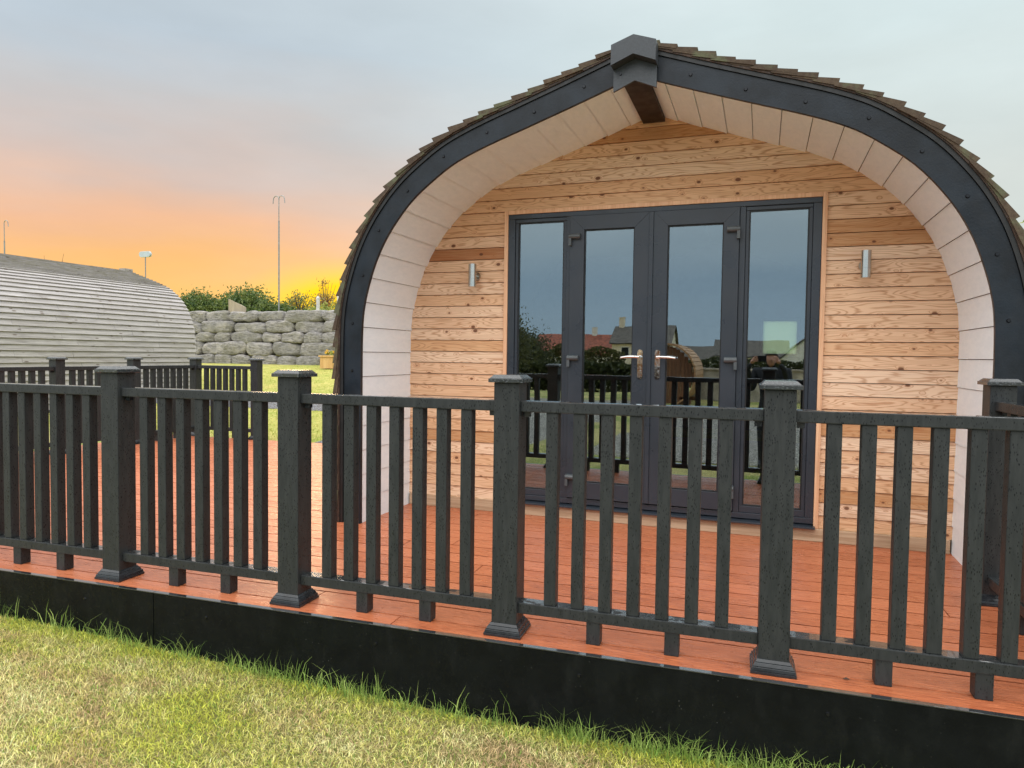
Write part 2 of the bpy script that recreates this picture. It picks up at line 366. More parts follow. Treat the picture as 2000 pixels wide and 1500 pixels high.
# ------------------------------------------------------------------ mesh helpers
class MB:
    def __init__(s): s.v = []; s.f = []; s.t = []; s.sm = False
    def poly(s, pts, tone=None):
        i = len(s.v); s.v += [tuple(p) for p in pts]; s.f.append(tuple(range(i, i+len(pts)))); s.t.append(random.random() if tone is None else tone)
    def hexa(s, p, tone=None):      # 8 pts: bottom loop then top loop
        tone = random.random() if tone is None else tone
        i = len(s.v); s.v += [tuple(q) for q in p]
        for f in ((3, 2, 1, 0), (4, 5, 6, 7), (0, 1, 5, 4), (1, 2, 6, 5), (2, 3, 7, 6), (3, 0, 4, 7)): s.f.append(tuple(i+k for k in f)); s.t.append(tone)
    def box(s, x0, x1, y0, y1, z0, z1, tone=None):
        s.hexa([(x0, y0, z0), (x1, y0, z0), (x1, y1, z0), (x0, y1, z0), (x0, y0, z1), (x1, y0, z1), (x1, y1, z1), (x0, y1, z1)], tone)
    def cyl(s, a, b, r0, r1=None, n=12, cap=True, tone=.5):
        a = Vector(a); b = Vector(b); r1 = r0 if r1 is None else r1
        d = (b-a).normalized(); u = d.orthogonal().normalized(); v = d.cross(u); i = len(s.v)
        for q, r in ((a, r0), (b, r1)):
            for k in range(n): an = 2*math.pi*k/n; s.v.append(tuple(q+u*(r*math.cos(an))+v*(r*math.sin(an))))
        for k in range(n): s.f.append((i+k, i+(k+1) % n, i+n+(k+1) % n, i+n+k)); s.t.append(tone)
        if cap: s.f.append(tuple(i+k for k in reversed(range(n)))); s.f.append(tuple(i+n+k for k in range(n))); s.t += [tone, tone]
    def tube(s, pts, r, n=8):
        for a, b in zip(pts[:-1], pts[1:]): s.cyl(a, b, r, r, n, True)
    def build(s, name, mat, parent=None, loc=(0, 0, 0), bevel=0, smooth=False, autos=False):
        me = bpy.data.meshes.new(name); me.from_pydata(s.v, [], s.f); me.update()
        a = me.attributes.new('tone', 'FLOAT', 'FACE'); a.data.foreach_set('value', s.t)
        tb = [((t*7.13+.37) % 1.0) for t in s.t]; a2 = me.attributes.new('tone2', 'FLOAT', 'FACE'); a2.data.foreach_set('value', tb)
        if bevel or autos:
            bm = bmesh.new(); bm.from_mesh(me)
            if autos: bmesh.ops.remove_doubles(bm, verts=bm.verts, dist=1e-5)
            if bevel: bmesh.ops.bevel(bm, geom=[e for e in bm.edges], offset=bevel, segments=2, profile=.6, affect='EDGES', clamp_overlap=True)
            bm.to_mesh(me); bm.free()
        if smooth or autos:
            me.polygons.foreach_set('use_smooth', [True]*len(me.polygons))
            if autos: me.set_sharp_from_angle(angle=R(35))
        return link(name, me, mat, parent, loc)
def link(name, me, mat, parent=None, loc=(0, 0, 0)):
    o = bpy.data.objects.new(name, me); C.objects.link(o); o.location = loc
    if mat and me is not None and not me.materials: me.materials.append(mat)
    if parent: o.parent = parent
    return o
def empty(name, label, cat, loc=(0, 0, 0), rz=0, group=None):
    o = bpy.data.objects.new(name, None); C.objects.link(o); o.location = loc; o.rotation_euler = (0, 0, rz); o.empty_display_size = .2
    o['label'] = label; o['category'] = cat
    if group: o['group'] = group
    return o
def tag(o, label, cat, group=None, kind=None):
    if label: o['label'] = label
    if cat: o['category'] = cat
    if group: o['group'] = group
    if kind: o['kind'] = kind
    return o
def copy_tree(o, parent=None, loc=None):
    c = o.copy(); C.objects.link(c)
    if parent: c.parent = parent
    if loc is not None: c.location = loc
    for ch in list(o.children): copy_tree(ch, c)
    return c

# ------------------------------------------------------------------ ground
def sstep(a, b, v):
    t = np.clip((v-a)/(b-a), 0, 1); return t*t*(3-2*t)
def H(x, y):
    x = np.asarray(x, float); y = np.asarray(y, float)
    front = -.25-.09*sstep(-4, -1, x)
    back = -.07+.80*sstep(0, 1, 0*y)+np.clip((y-8.2)/13.3, 0, 1)*.84
    h = front+(back-front)*sstep(3.2, 8., y)
    h = np.where(y > 21.9, 2.55, h)
    h = h-.06*sstep(0, -6, y)-1.6*sstep(-16, -50, y)
    return h
def sheet(name, xs, ys, mat, dz=0.):
    X, Y = np.meshgrid(xs, ys); Z = H(X, Y)+dz
    V = np.stack([X, Y, Z], -1).reshape(-1, 3); nx = len(xs); F = []
    for j in range(len(ys)-1):
        for i in range(nx-1): a = j*nx+i; F.append((a, a+1, a+nx+1, a+nx))
    me = bpy.data.meshes.new(name); me.from_pydata(V.tolist(), [], F); me.polygons.foreach_set('use_smooth', [True]*len(F)); me.update()
    o = link(name, me, mat); o['kind'] = 'structure'; return o
xs = np.concatenate([[-600, -200, -90, -50], np.arange(-36, 12, .8), [14, 20, 40, 90, 200, 600]])
ys = np.concatenate([[-600, -200, -90, -60], np.arange(-52, -2, 2.), np.arange(-2, 21.6, .4), [21.85, 21.95, 24, 30, 60, 150, 600]])
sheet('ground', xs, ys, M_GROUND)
sheet('gravel_drive', np.arange(-30, 20, 2.), np.arange(-14, -.3, .75), M_GRAVEL, .006)
sheet('slate_path', np.concatenate([np.arange(-16, -2.9, .6), [-2.9]]), np.array([11.1, 11.5, 12.0, 12.4]), M_SLATE, .006)
sheet('gravel_margin', np.array([-5.9, -5.4, -4.6, -3.8, -2.9]), np.array([8.2, 8.5, 8.8, 9.3]), M_SLATE, .008)

# ------------------------------------------------------------------ decking, fence frame
D0 = 2.7244; U = Vector((math.cos(FA), math.sin(FA), 0)); NV = Vector((-math.sin(FA), math.cos(FA), 0))
DO = NV*D0                       # origin of the fence frame: front edge of the deck
deck = empty('timber_deck', 'terracotta composite deck around the pod, edged by a black skirting board', 'deck', DO, FA)
mb = MB()
def deckrow(y0, y1, x0, x1):
    x = x0-random.uniform(0, 2.4)
    while x < x1:
        xe = x+3.6 if not (y0 < .1 and False) else x+3.6
        a, b = max(x, x0), min(xe, x1)
        if b-a > .02: mb.box(a+.0025, b-.0025, y0, y1, -.026, 0)
        x = xe
XL, XR = -7.86, 1.9
PITCH = .171
y = .026
first = True
while y < 5.32:
    y1 = .1345-.005 if first else y+PITCH-.010
    xr = XR if y < 4.6 else XR
    deckrow(y, min(y1, 5.33), XL, xr)
    y = .1345+.005 if first else y+PITCH; first = False
mb.build('decking_boards', M_DECK, deck)
mb = MB()
for jx in np.arange(XL, XR, .45): mb.box(jx, jx+.05, .03, 5.3, -.16, -.03)
mb.box(XL, XR, 5.31, 5.335, -.2, -.004); mb.box(XL-.02, XL-.002, 0., 5.335, -.3, -.004)
mb.build('joists', M_SKIRT, deck)
edges = [-7.9, -5.34, -2.735, 1.95]
for a, b in zip(edges[:-1], edges[1:]):
    s_ = MB(); s_.box(a+.002, b-.002, 0, .022, -.52, -.003); o = s_.build('skirting_board', M_SKIRT, deck, bevel=.002)
    s_ = MB(); s_.box(a+.001, b-.001, -.003, .0225, -.0025, .0015); s_.build('wet_ledge', M_LEDGE, o, bevel=.001)
    for sx in np.arange(a+.32, b, .92):
        k = MB(); k.cyl((sx, .001, -.085), (sx, -.006, -.085), .0085, .006, 10); k.build('screw', M_SCREW, o)

# ---- fence pieces
def postbody():
    m = MB(); m.box(-.0565, .0565, -.0565, .0565, 0, 1.085); return m
def make_post(parent, loc):
    p = postbody().build('post', M_FENCE, parent, loc, bevel=.004)
    c = MB(); r = .076
    c.hexa([(-r, -r, 1.086), (r, -r, 1.086), (r, r, 1.086), (-r, r, 1.086), (-r, -r, 1.103), (r, -r, 1.103), (r, r, 1.103), (-r, r, 1.103)])
    r2 = .057
    c.hexa([(-r+.004, -r+.004, 1.1035), (r-.004, -r+.004, 1.1035), (r-.004, r-.004, 1.1035), (-r+.004, r-.004, 1.1035), (-r2, -r2, 1.118), (r2, -r2, 1.118), (r2, r2, 1.118), (-r2, r2, 1.118)])
    c.build('post_cap', M_CAP, p, bevel=.002)
    b = MB()
    for r, z0, z1, rt in ((.083, 0.001, .012, .083), (.080, .0125, .026, .077), (.074, .0265, .040, .068), (.066, .0405, .052, .059)):
        b.hexa([(-r, -r, z0), (r, -r, z0), (r, r, z0), (-r, r, z0), (-rt, -rt, z1), (rt, -rt, z1), (rt, rt, z1), (-rt, rt, z1)])
    b.build('post_skirt', M_BASE, p, bevel=.002)
    return p
PROTO = {}
def fence(name, label, loc, rz, posts, pitch, skip_last=False):
    """posts: list of x positions; panels span neighbouring posts"""
    t = empty(name, label, 'fence', loc, rz)
    for i, x in enumerate(posts):
        if 'post' not in PROTO: PROTO['post'] = make_post(t, (x, 0, 0))
        else: copy_tree(PROTO['post'], t, (x, 0, 0))
    L_ = pitch-.113
    key = round(L_, 3)
    for a, b in zip(posts[:-1], posts[1:]):
        c = (a+b)/2
        if key not in PROTO:
            r1 = MB(); r1.box(-L_/2-.0, L_/2, -.035, .035, .962, 1.008); top = r1.build('top_rail', M_FENCE, t, (c, 0, 0), bevel=.004)
            for sx in (-1, 1):
                k = MB(); k.box(sx*(L_/2-.02)-.014, sx*(L_/2-.02)+.014, -.012, .012, .940, .9615); k.build('rail_bracket', M_BASE, top)
            r2 = MB(); r2.box(-L_/2, L_/2, -.035, .035, .095, .142); bot = r2.build('bottom_rail', M_FENCE, t, (c, 0, 0), bevel=.004)
            for sx in (-.16, .16):
                k = MB(); k.box(sx-.029, sx+.029, -.030, .028, 0.001, .0948); k.build('foot', M_FENCE, bot, bevel=.003)
            q = MB(); q.box(-.0255, .0255, -.027, .024, .1425, .9615); bal = q.build('baluster', M_FENCE, t, (c-3*.1165, 0, 0), bevel=.003)
            PROTO[key] = (top, bot, bal); st = 1
        else:
            top, bot, bal = PROTO[key]; copy_tree(top, t, (c, 0, 0)); copy_tree(bot, t, (c, 0, 0)); st = 0
        for k in range(st, 7): copy_tree(bal, t, (c+(k-3)*.1165*(pitch/1.0855), 0, 0))
    return t
PO = .137
fp = [.160+1.0855*k for k in range(-7, 2)]
fence('front_fence', 'wet charcoal balustrade along the front edge of the deck, nearest the lawn', DO+NV*PO, FA, fp, 1.0855)
corner = DO+NV*PO+U*fp[0]; cr_ = DO+NV*PO+U*fp[-1]
# left run: from far corner towards the front corner
LX = -7.60
lp = [-1.04*k for k in range(0, 5)][::-1]
fence('side_fence', 'dark balustrade along the far left edge of the deck, before the silver grey pod', (LX, 7.86, 0), R(90), lp, 1.04)
bf = fence('end_fence', 'short dark fence panel at the back of the deck, lawn seen through it', (LX+.0, 7.86, 0), 0, [0, 1.06], 1.04)
# that corner post already stands in the side run
for ch in list(bf.children):
    if ch.name.startswith('post') and abs(ch.location.x) < .01:
        for g in list(ch.children): bpy.data.objects.remove(g)
        bpy.data.objects.remove(ch)
# right run
A = cr_; B = Vector((1.108, 4.06, 0)); dv = (B-A); ang = math.atan2(dv.y, dv.x); ln = dv.length
rf = fence('return_fence', 'dark balustrade at the right end of the deck, running back to the pod', A, ang, [0, ln], ln)
for ch in list(rf.children):
    if ch.name.startswith('post') and abs(ch.location.x) < .01:
        for g in list(ch.children): bpy.data.objects.remove(g)
        bpy.data.objects.remove(ch)

# ------------------------------------------------------------------ pod profile
PC = -.755
HALF = [(1.89, -.05), (1.89, .6), (1.89, 1.17), (1.884, 1.41), (1.868, 1.54), (1.833, 1.68), (1.777, 1.84), (1.70, 1.99), (1.604, 2.125), (1.49, 2.25), (1.35, 2.36),
        (1.205, 2.455), (1.055, 2.523), (.89, 2.583), (.72, 2.639), (.563, 2.692), (.40, 2.747), (.24, 2.803), (.08, 2.860), (0, 2.889)]
def resample(pts, step):
    P = [Vector((a, b)) for a, b in pts]
    # catmull-rom
    Q = []
    for i in range(len(P)-1):
        p0 = P[max(i-1, 0)]; p1 = P[i]; p2 = P[i+1]; p3 = P[min(i+2, len(P)-1)]
        for k in range(8):
            t = k/8; Q.append(.5*((2*p1)+(p2-p0)*t+(2*p0-5*p1+4*p2-p3)*t*t+(3*p1-p0-3*p2+p3)*t**3))
    Q.append(P[-1]); d = [0]
    for a, b in zip(Q[:-1], Q[1:]): d.append(d[-1]+(b-a).length)
    tot = d[-1]; n = max(2, int(round(tot/step))); out = []
    for k in range(n+1):
        s = tot*k/n; j = max(0, min(len(d)-2, int(np.searchsorted(d, s, 'right'))-1)); t = (s-d[j])/(d[j+1]-d[j]); out.append(Q[j].lerp(Q[j+1], t))
    return out
def offset(P, o):
    out = []
    for i, p in enumerate(P):
        a = P[max(i-1, 0)]; b = P[min(i+1, len(P)-1)]; t = (b-a).normalized(); n = Vector((t.y, -t.x))
        q = p+n*o
        if i == len(P)-1:   # extend to the ridge plane
            q = q+t*(q.x/-t.x if t.x < -1e-6 else 0) if abs(t.x) > 1e-6 else q
            q.x = 0
        out.append(q)
    return out
PR = resample(HALF, .04)
def band(m, o0, o1, y0, y1, cx=PC, P=PR, tone=.5):
    A_ = offset(P, o0); B_ = offset(P, o1)
    for sgn in (-1, 1):
        a = [(cx+sgn*p.x, p.y) for p in A_]; b = [(cx+sgn*p.x, p.y) for p in B_]
        for i in range(len(a)-1):
            a0, a1, b0, b1 = a[i], a[i+1], b[i], b[i+1]
            def q(p, y): return (p[0], y, p[1])
            F = [[q(a0, y0), q(b0, y0), q(b1, y0), q(a1, y0)], [q(a0, y1), q(a1, y1), q(b1, y1), q(b0, y1)], [q(a0, y0), q(a1, y0), q(a1, y1), q(a0, y1)], [q(b0, y0), q(b0, y1), q(b1, y1), q(b1, y0)]]
            if i == 0: F.append([q(a0, y0), q(a0, y1), q(b0, y1), q(b0, y0)])
            for f in F: m.poly(f if sgn > 0 else f[::-1], tone)
def width_at(z, o=0, P=PR):
    Q = offset(P, o); best = 0
    for a, b in zip(Q[:-1], Q[1:]):
        if min(a.y, b.y) <= z <= max(a.y, b.y):
            t = (z-a.y)/(b.y-a.y) if abs(b.y-a.y) > 1e-9 else 0; best = max(best, a.x+(b.x-a.x)*t)
    return best
YF, YW, YB = 4.27, 5.0, 11.2
pod = empty('camping_pod', 'rounded timber pod with white lined porch, larch front and anthracite glazed doors', 'camping pod', (PC, YW, 0))
PO_ = Vector((-PC, -YW, 0))
def pbuild(m, name, mat, parent=None, **k):
    """mesh given in world coordinates, stored relative to the pod's origin"""
    m.v = [(a+PO_.x, b+PO_.y, c) for a, b, c in m.v]; return m.build(name, mat, parent or pod, **k)
# cladding
m = MB(); BH = .088
FX0, FX1, FZ0, FZ1 = -1.825, .343, .087, 2.257
TR = .030
k = 0; z = .086
while z < 2.93:
    z1 = z+BH; wd = width_at(z+.002, .055)
    if wd > .05:
        segs = []
        xl, xr = PC-wd, PC+wd
        if z1-.004 < FZ1+TR: segs = [(xl, FX0-TR+.006), (FX1+TR-.006, xr)]
        else:
            j = random.uniform(xl+.8, xr-.8) if wd > 1.4 and random.random() < .6 else None
            segs = [(xl, j-.001), (j+.001, xr)] if j else [(xl, xr)]
        for a, b in segs:
            t = .18+.82*random.random() if random.random() < .93 else .05
            if abs(z-1.935) < BH/2 and a < PC-1: t = 0.0
            zt = z1 if not (z < FZ1+TR < z1) else z1
            # front face slopes out to a shadow gap at the foot of each board
            m.hexa([(a, 4.992, z), (b, 4.992, z), (b, 5.03, z), (a, 5.03, z), (a, 5.001, z1-.004), (b, 5.001, z1-.004), (b, 5.03, z1-.004), (a, 5.03, z1-.004)], t)
    z = z1; k += 1
pbuild(m, 'larch_cladding', M_WOOD)
m = MB()
band(m, -.06, .02, 5.031, 5.05)
def wallcap(m, y, zlo, zhi, xl=None, xr=None):
    pass
m.box(PC-1.86, FX0-.002, 5.031, 5.06, 0, 2.0); m.box(FX1+.002, PC+1.86, 5.031, 5.06, 0, 2.0)
for zz0 in np.arange(2.0, 2.86, .05):
    wv = width_at(zz0+.05, -.01)
    if wv > .02:
        if zz0 < FZ1: m.box(PC-wv, FX0-.002, 5.031, 5.06, zz0, zz0+.05); m.box(FX1+.002, PC+wv, 5.031, 5.06, zz0, zz0+.05)
        else: m.box(PC-wv, PC+wv, 5.031, 5.06, zz0, zz0+.05)
pbuild(m, 'wall_lining', M_INW)
m = MB(); m.box(PC-1.885, PC+1.885, 4.972, 5.02, .001, .085); pbuild(m, 'base_board', M_BASEB, bevel=.003)
m = MB()
m.box(FX0-TR, FX0-.001, 4.975, 5.03, FZ0-.0, FZ1+TR); m.box(FX1+.001, FX1+TR, 4.975, 5.03, FZ0, FZ1+TR); m.box(FX0-.0005, FX1+.0005, 4.977, 5.03, FZ1+.001, FZ1+TR-.001)
pbuild(m, 'door_surround', M_TRIM, bevel=.002)
# porch soffit planks, running front to back, each lapping the one below
m = MB(); PS = resample(HALF, .0435)
nper = 4; Pn = offset(PS, 0.0)
tot = len(PS)-1
nb = tot//nper
for sgn in (-1, 1):
    i1 = tot
    while i1 > 0:
        i0 = max(0, i1-nper); t_ = random.random()
        for i in range(i0, i1):
            def lift(k): return .006*(1-(k-i0)/max(1, (i1-i0)))
            def pt(k, extra=0):
                a = PS[max(k-1, 0)]; b = PS[min(k+1, tot)]; tt = (b-a).normalized(); n = Vector((tt.y, -tt.x)); return PS[k]-n*(lift(k)-.010-extra)
            def n_(k): return pt(k)
            a0, a1 = pt(i), pt(i+1) if i+1 < i1 else PS[i1]+(PS[i1]-pt(i1))*0+(lambda a, b: Vector(((b-a).normalized().y, -(b-a).normalized().x))*.010)(PS[max(i1-1, 0)], PS[min(i1+1, tot)])
            o0, o1 = pt(i, .012), pt(i+1, .012)
            if i+1 == i1 and i1 == tot: a1 = Vector((0, PS[tot].y+.010)); o1 = Vector((0, PS[tot].y+.022))
            if i+1 == i1 and i1 == tot and False: pass
            q = lambda p, y: (PC+sgn*p.x, y, p.y)
            if i == i0 and i0 > 0: a0 = a0.lerp(a1, .09); o0 = o0.lerp(o1, .09)
            Fs = [[q(a0, YF+.004), q(a1, YF+.004), q(a1, 5.0), q(a0, 5.0)], [q(o0, YF+.004), q(o0, 5.0), q(o1, 5.0), q(o1, YF+.004)]]
            if i == i0: Fs.append([q(a0, YF+.004), q(a0, 5.0), q(o0, 5.0), q(o0, YF+.004)])
            for f in Fs: m.poly(f if sgn > 0 else f[::-1], t_)
        i1 = i0
pbuild(m, 'porch_soffit', M_SOFFIT)
# fascia arch
m = MB(); band(m, -.004, .132, YF-.026, YF); fascia = pbuild(m, 'fascia_arch', M_FASCIA, autos=True)
A_ = offset(resample(HALF, .01), .066); d = 0; last = A_[-1]; nxt = .33
for p in reversed(A_):
    d += (p-last).length; last = p
    if d > nxt and p.y > .2:
        nxt += .335
        for sgn in (-1, 1):
            s_ = MB(); x_ = PC+sgn*p.x+random.uniform(-.01, .01); z_ = p.y+random.uniform(-.01, .01)
            s_.cyl((x_, YF-.026, z_), (x_, YF-.033, z_), .0115, .008, 10); pbuild(s_, 'screw', M_SCREW, fascia)
m = MB(); band(m, .134, .158, YF-.036, YF+.05, tone=.5); pbuild(m, 'edge_trim', M_GASKET, autos=True)
# shell behind
m = MB(); band(m, .06, .125, YF+.002, YB); pbuild(m, 'shell', M_EDGE)
# shingles
m = MB(); PO2 = offset(PR, .163); dcum = [0]
for a, b in zip(PO2[:-1], PO2[1:]): dcum.append(dcum[-1]+(b-a).length)
Lt = dcum[-1]
def at(s):
    s = max(0, min(Lt, s)); j = max(0, min(len(dcum)-2, int(np.searchsorted(dcum, s, 'right'))-1)); t = (s-dcum[j])/(dcum[j+1]-dcum[j]); p = PO2[j].lerp(PO2[j+1], t); tt = (PO2[j+1]-PO2[j]).normalized(); return p, tt, Vector((tt.y, -tt.x))
EX = .115
for sgn in (-1, 1):
    s0 = .03
    while s0 < Lt-.03:
        s1 = min(Lt, s0+.25); yy = YF-.052+random.uniform(-.006, .006); firstc = True
        p0, t0, n0 = at(s0); p1, t1, n1 = at(s1)
        while yy < YB+.05:
            wv = random.uniform(.09, .19); ye = min(yy+wv-.005, YB+.08); jj = random.uniform(-.006, .006)
            lo = p0-t0*jj; th = random.uniform(.022, .032)
            a = lo+n0*.022; b = lo+n0*(.024+th); c = p1+n1*.008; d_ = p1+n1*.002
            q = lambda p, y: (PC+sgn*p.x, y, p.y)
            H8 = [q(a, yy), q(d_, yy), q(d_, ye), q(a, ye), q(b, yy), q(c, yy), q(c, ye), q(b, ye)]
            m.hexa(H8 if sgn < 0 else [H8[i] for i in (1, 0, 3, 2, 5, 4, 7, 6)]); yy += wv
        s0 += EX
pbuild(m, 'roof_shingles', M_SHING)
m = MB(); band(m, .158, .176, YF-.044, YB, tone=.5); pbuild(m, 'shingle_underlay', M_EDGE)
# ridge cap along the roof, and the two chevron plates at its front
def chev(m, y0, y1, hw, zt, zs, zb, zbs):
    for sgn in (-1, 1):
        P8 = [(PC, y0, zb), (PC+sgn*hw, y0, zbs), (PC+sgn*hw, y1, zbs), (PC, y1, zb), (PC, y0, zt), (PC+sgn*hw, y0, zs), (PC+sgn*hw, y1, zs), (PC, y1, zt)]
        m.hexa(P8 if sgn > 0 else [P8[i] for i in (1, 0, 3, 2, 5, 4, 7, 6)], .5)
m = MB(); chev(m, 4.13, YF+.6, .131, 3.078, 3.033, 2.968, 2.915); pbuild(m, 'ridge_cap', M_CAPR)
m = MB(); chev(m, YF+.6, YB+.05, .131, 3.11, 3.05, 3.06, 3.00); pbuild(m, 'ridge_capping', M_CAPR)
m = MB(); chev(m, 4.205, 4.222, .128, 2.967, 2.914, 2.841, 2.786); o = pbuild(m, 'ridge_plate', M_CAPR)
s_ = MB(); s_.cyl((PC-.085, 4.205, 2.885), (PC-.085, 4.198, 2.885), .008, .006, 10); pbuild(s_, 'screw', M_SCREW, o)
m = MB(); m.box(PC-.075, PC+.075, 4.224, 4.99, 2.838, 2.93); m.box(PC-.004, PC+.004, 4.7, 4.708, 2.8372, 2.8379); pbuild(m, 'ridge_beam', M_BEAM, bevel=.0)
# back wall with a window
m = MB()
WX0, WX1, WZ0, WZ1 = .0, .47, 1.28, 1.76
for z0 in np.arange(0, 3.0, .06):
    wv = width_at(z0, 0.08)
    if wv > .02:
        if z0+.06 > WZ0 and z0 < WZ1: m.box(PC-wv, WX0, YB-.05, YB, z0, z0+.06); m.box(WX1, PC+wv, YB-.05, YB, z0, z0+.06)
        else: m.box(PC-wv, PC+wv, YB-.05, YB, z0, z0+.06)
pbuild(m, 'rear_wall', M_INW)
m = MB(); m.box(PC-1.88, PC+1.88, 5.07, YB-.06, .002, .06); pbuild(m, 'interior_floor', M_INF)
m = MB(); m.box(WX0-.03, WX1+.03, YB-.07, YB-.052, WZ0-.04, WZ0); m.box(WX0-.03, WX1+.03, YB-.07, YB-.052, WZ1, WZ1+.04); m.box(WX0-.03, WX0, YB-.07, YB-.052, WZ0+.001, WZ1-.001); m.box(WX1, WX1+.03, YB-.07, YB-.052, WZ0+.001, WZ1-.001)
o = pbuild(m, 'rear_window_frame', M_WHREN)
m = MB(); m.box(WX0, WX1, YB-.045, YB-.035, WZ0, WZ1); pbuild(m, 'pane', M_GLASSR, o)
m = MB(); m.box(-2.6, -1.0, 8.0, 8.06, .06, 2.35); pbuild(m, 'partition', M_INW)
# ---- glazed doors
def ringframe(m, x0, x1, z0, z1, w_, y0, y1, wb=None, wt=None):
    wb = wb or w_; wt = wt or w_
    m.box(x0, x1, y0, y1, z1-wt, z1); m.box(x0, x1, y0, y1, z0, z0+wb)
    m.box(x0, x0+w_, y0, y1, z0+wb+.0005, z1-wt-.0005); m.box(x1-w_, x1, y0, y1, z0+wb+.0005, z1-wt-.0005)
fr_ = MB()
fr_.box(FX0, FX1, 4.985, 5.055, 2.222, FZ1); fr_.box(FX0, FX1, 4.985, 5.055, .112, .150)
fr_.box(FX0, -1.772, 4.985, 5.055, .1505, 2.2215); fr_.box(.290, FX1, 4.985, 5.055, .1505, 2.2215)
fr_.box(-1.372, -1.341, 4.985, 5.055, .1505, 2.2215); fr_.box(-.166, -.128, 4.985, 5.055, .1505, 2.2215)
frame = pbuild(fr_, 'door_frame', M_UPVC, bevel=.003)
sb = MB(); sb.hexa([(FX0-.01, 4.935, .087), (FX1+.01, 4.935, .087), (FX1+.01, 5.05, .087), (FX0-.01, 5.05, .087), (FX0-.01, 4.935, .098), (FX1+.01, 4.935, .098), (FX1+.01, 5.05, .111), (FX0-.01, 5.05, .111)])
pbuild(sb, 'threshold_sill', M_UPVC, bevel=.002)
def glazed(x0, x1, z0, z1, parent, yb):
    g = MB(); ringframe(g, x0, x1, z0, z1, .008, yb-.004, yb+.012); pbuild(g, 'gasket', M_GASKET, parent)
    p = MB(); p.box(x0+.004, x1-.004, yb+.006, yb+.012, z0+.004, z1-.004); o = pbuild(p, 'glass_pane', M_GLASS, parent); return o
# side lights: bead ring then pane
for x0, x1 in ((-1.771, -1.373), (-.127, .289)):
    b_ = MB(); ringframe(b_, x0, x1, .151, 2.2210, .022, 4.995, 5.05, wb=.045, wt=.026); s = pbuild(b_, 'sidelight', M_UPVC, bevel=.003)
    glazed(x0+.022, x1-.022, .196, 2.195, s, 5.006)
for idx, (x0, x1, gx0, gx1) in enumerate(((-1.3395, -.768, -1.236, -.872), (-.738, -.1675, -.640, -.268))):
    l_ = MB()
    yb, ye = 4.968, 5.05
    def mit(pts):
        l_.hexa(pts)
    z0, z1, gz0, gz1 = .160, 2.219, .278, 2.118
    # mitred members, like welded plastic frames
    for (a, b, c, d2) in (((x0, z1), (gx0, gz1), (gx1, gz1), (x1, z1)), ((x0, z0), (x1, z0), (gx1, gz0), (gx0, gz0)), ((x0, z0), (gx0, gz0), (gx0, gz1), (x0, z1)), ((x1, z0), (x1, z1), (gx1, gz1), (gx1, gz0))):
        l_.hexa([(a[0], yb, a[1]), (b[0], yb, b[1]), (c[0], yb, c[1]), (d2[0], yb, d2[1]), (a[0], ye, a[1]), (b[0], ye, b[1]), (c[0], ye, c[1]), (d2[0], ye, d2[1])])
    leaf = pbuild(l_, 'door', M_UPVC, bevel=.0015)
    glazed(gx0, gx1, gz0, gz1, leaf, 4.985)
    sg = 1 if idx == 0 else -1
    hx_ = -.815 if idx == 0 else -.693
    # handle: back plate with rounded ends, lever pointing to the hinge side, cylinder
    h_ = MB(); yq = yb-.008
    pts = []
    for k in range(12): a = math.pi*k/11; pts.append((hx_+.0185*math.cos(a), 1.236+.0185*math.sin(a)))
    for k in range(12): a = math.pi+math.pi*k/11; pts.append((hx_+.0185*math.cos(a), 1.066+.0185*math.sin(a)))
    i = len(h_.v); n_ = len(pts)
    h_.v += [(a, yq, b) for a, b in pts]+[(a, yb, b) for a, b in pts]
    h_.f.append(tuple(i+k for k in range(n_))); h_.t.append(.5)
    for k in range(n_): h_.f.append((i+k, i+n_+k, i+n_+(k+1) % n_, i+(k+1) % n_)); h_.t.append(.5)
    h_.cyl((hx_, yq, 1.202), (hx_, yq-.045, 1.202), .011, .010, 12)
    pr = [(hx_, yq-.045, 1.202), (hx_-sg*.03, yq-.050, 1.204), (hx_-sg*.08, yq-.050, 1.203), (hx_-sg*.128, yq-.046, 1.197)]
    for a, b, r0, r1 in zip(pr[:-1], pr[1:], (.012, .011, .010), (.011, .010, .007)): h_.cyl(a, b, r0, r1, 12)
    h_.cyl((hx_, yq, 1.10), (hx_, yq-.008, 1.10), .009, .009, 12); h_.box(hx_-.004, hx_+.004, yq-.010, yq, 1.078, 1.10)
    pbuild(h_, 'door_handle', M_CHROME, leaf, autos=True)
    for hz in (2.07, 1.19, .315):
        q = MB(); xc = x0 if idx == 0 else x1; d3 = 1 if idx == 0 else -1
        q.cyl((xc-d3*.004, yb-.018, hz), (xc+d3*.078, yb-.018, hz), .019, .019, 14)
        q.box(min(xc-d3*.004, xc+d3*.076), max(xc-d3*.004, xc+d3*.076), yb-.018, yb-.0003, hz-.019, hz+.019)
        q.box(min(xc-d3*.006, xc+d3*.014), max(xc-d3*.006, xc+d3*.014), yb-.030, yb-.0003, hz-.065, hz+.012)
        pbuild(q, 'door_hinge', M_HINGE, leaf, autos=True)
m = MB(); m.box(-.7675, -.7385, 4.958, 5.05, .162, 2.217); pbuild(m, 'meeting_stile', M_UPVC, bevel=.003)

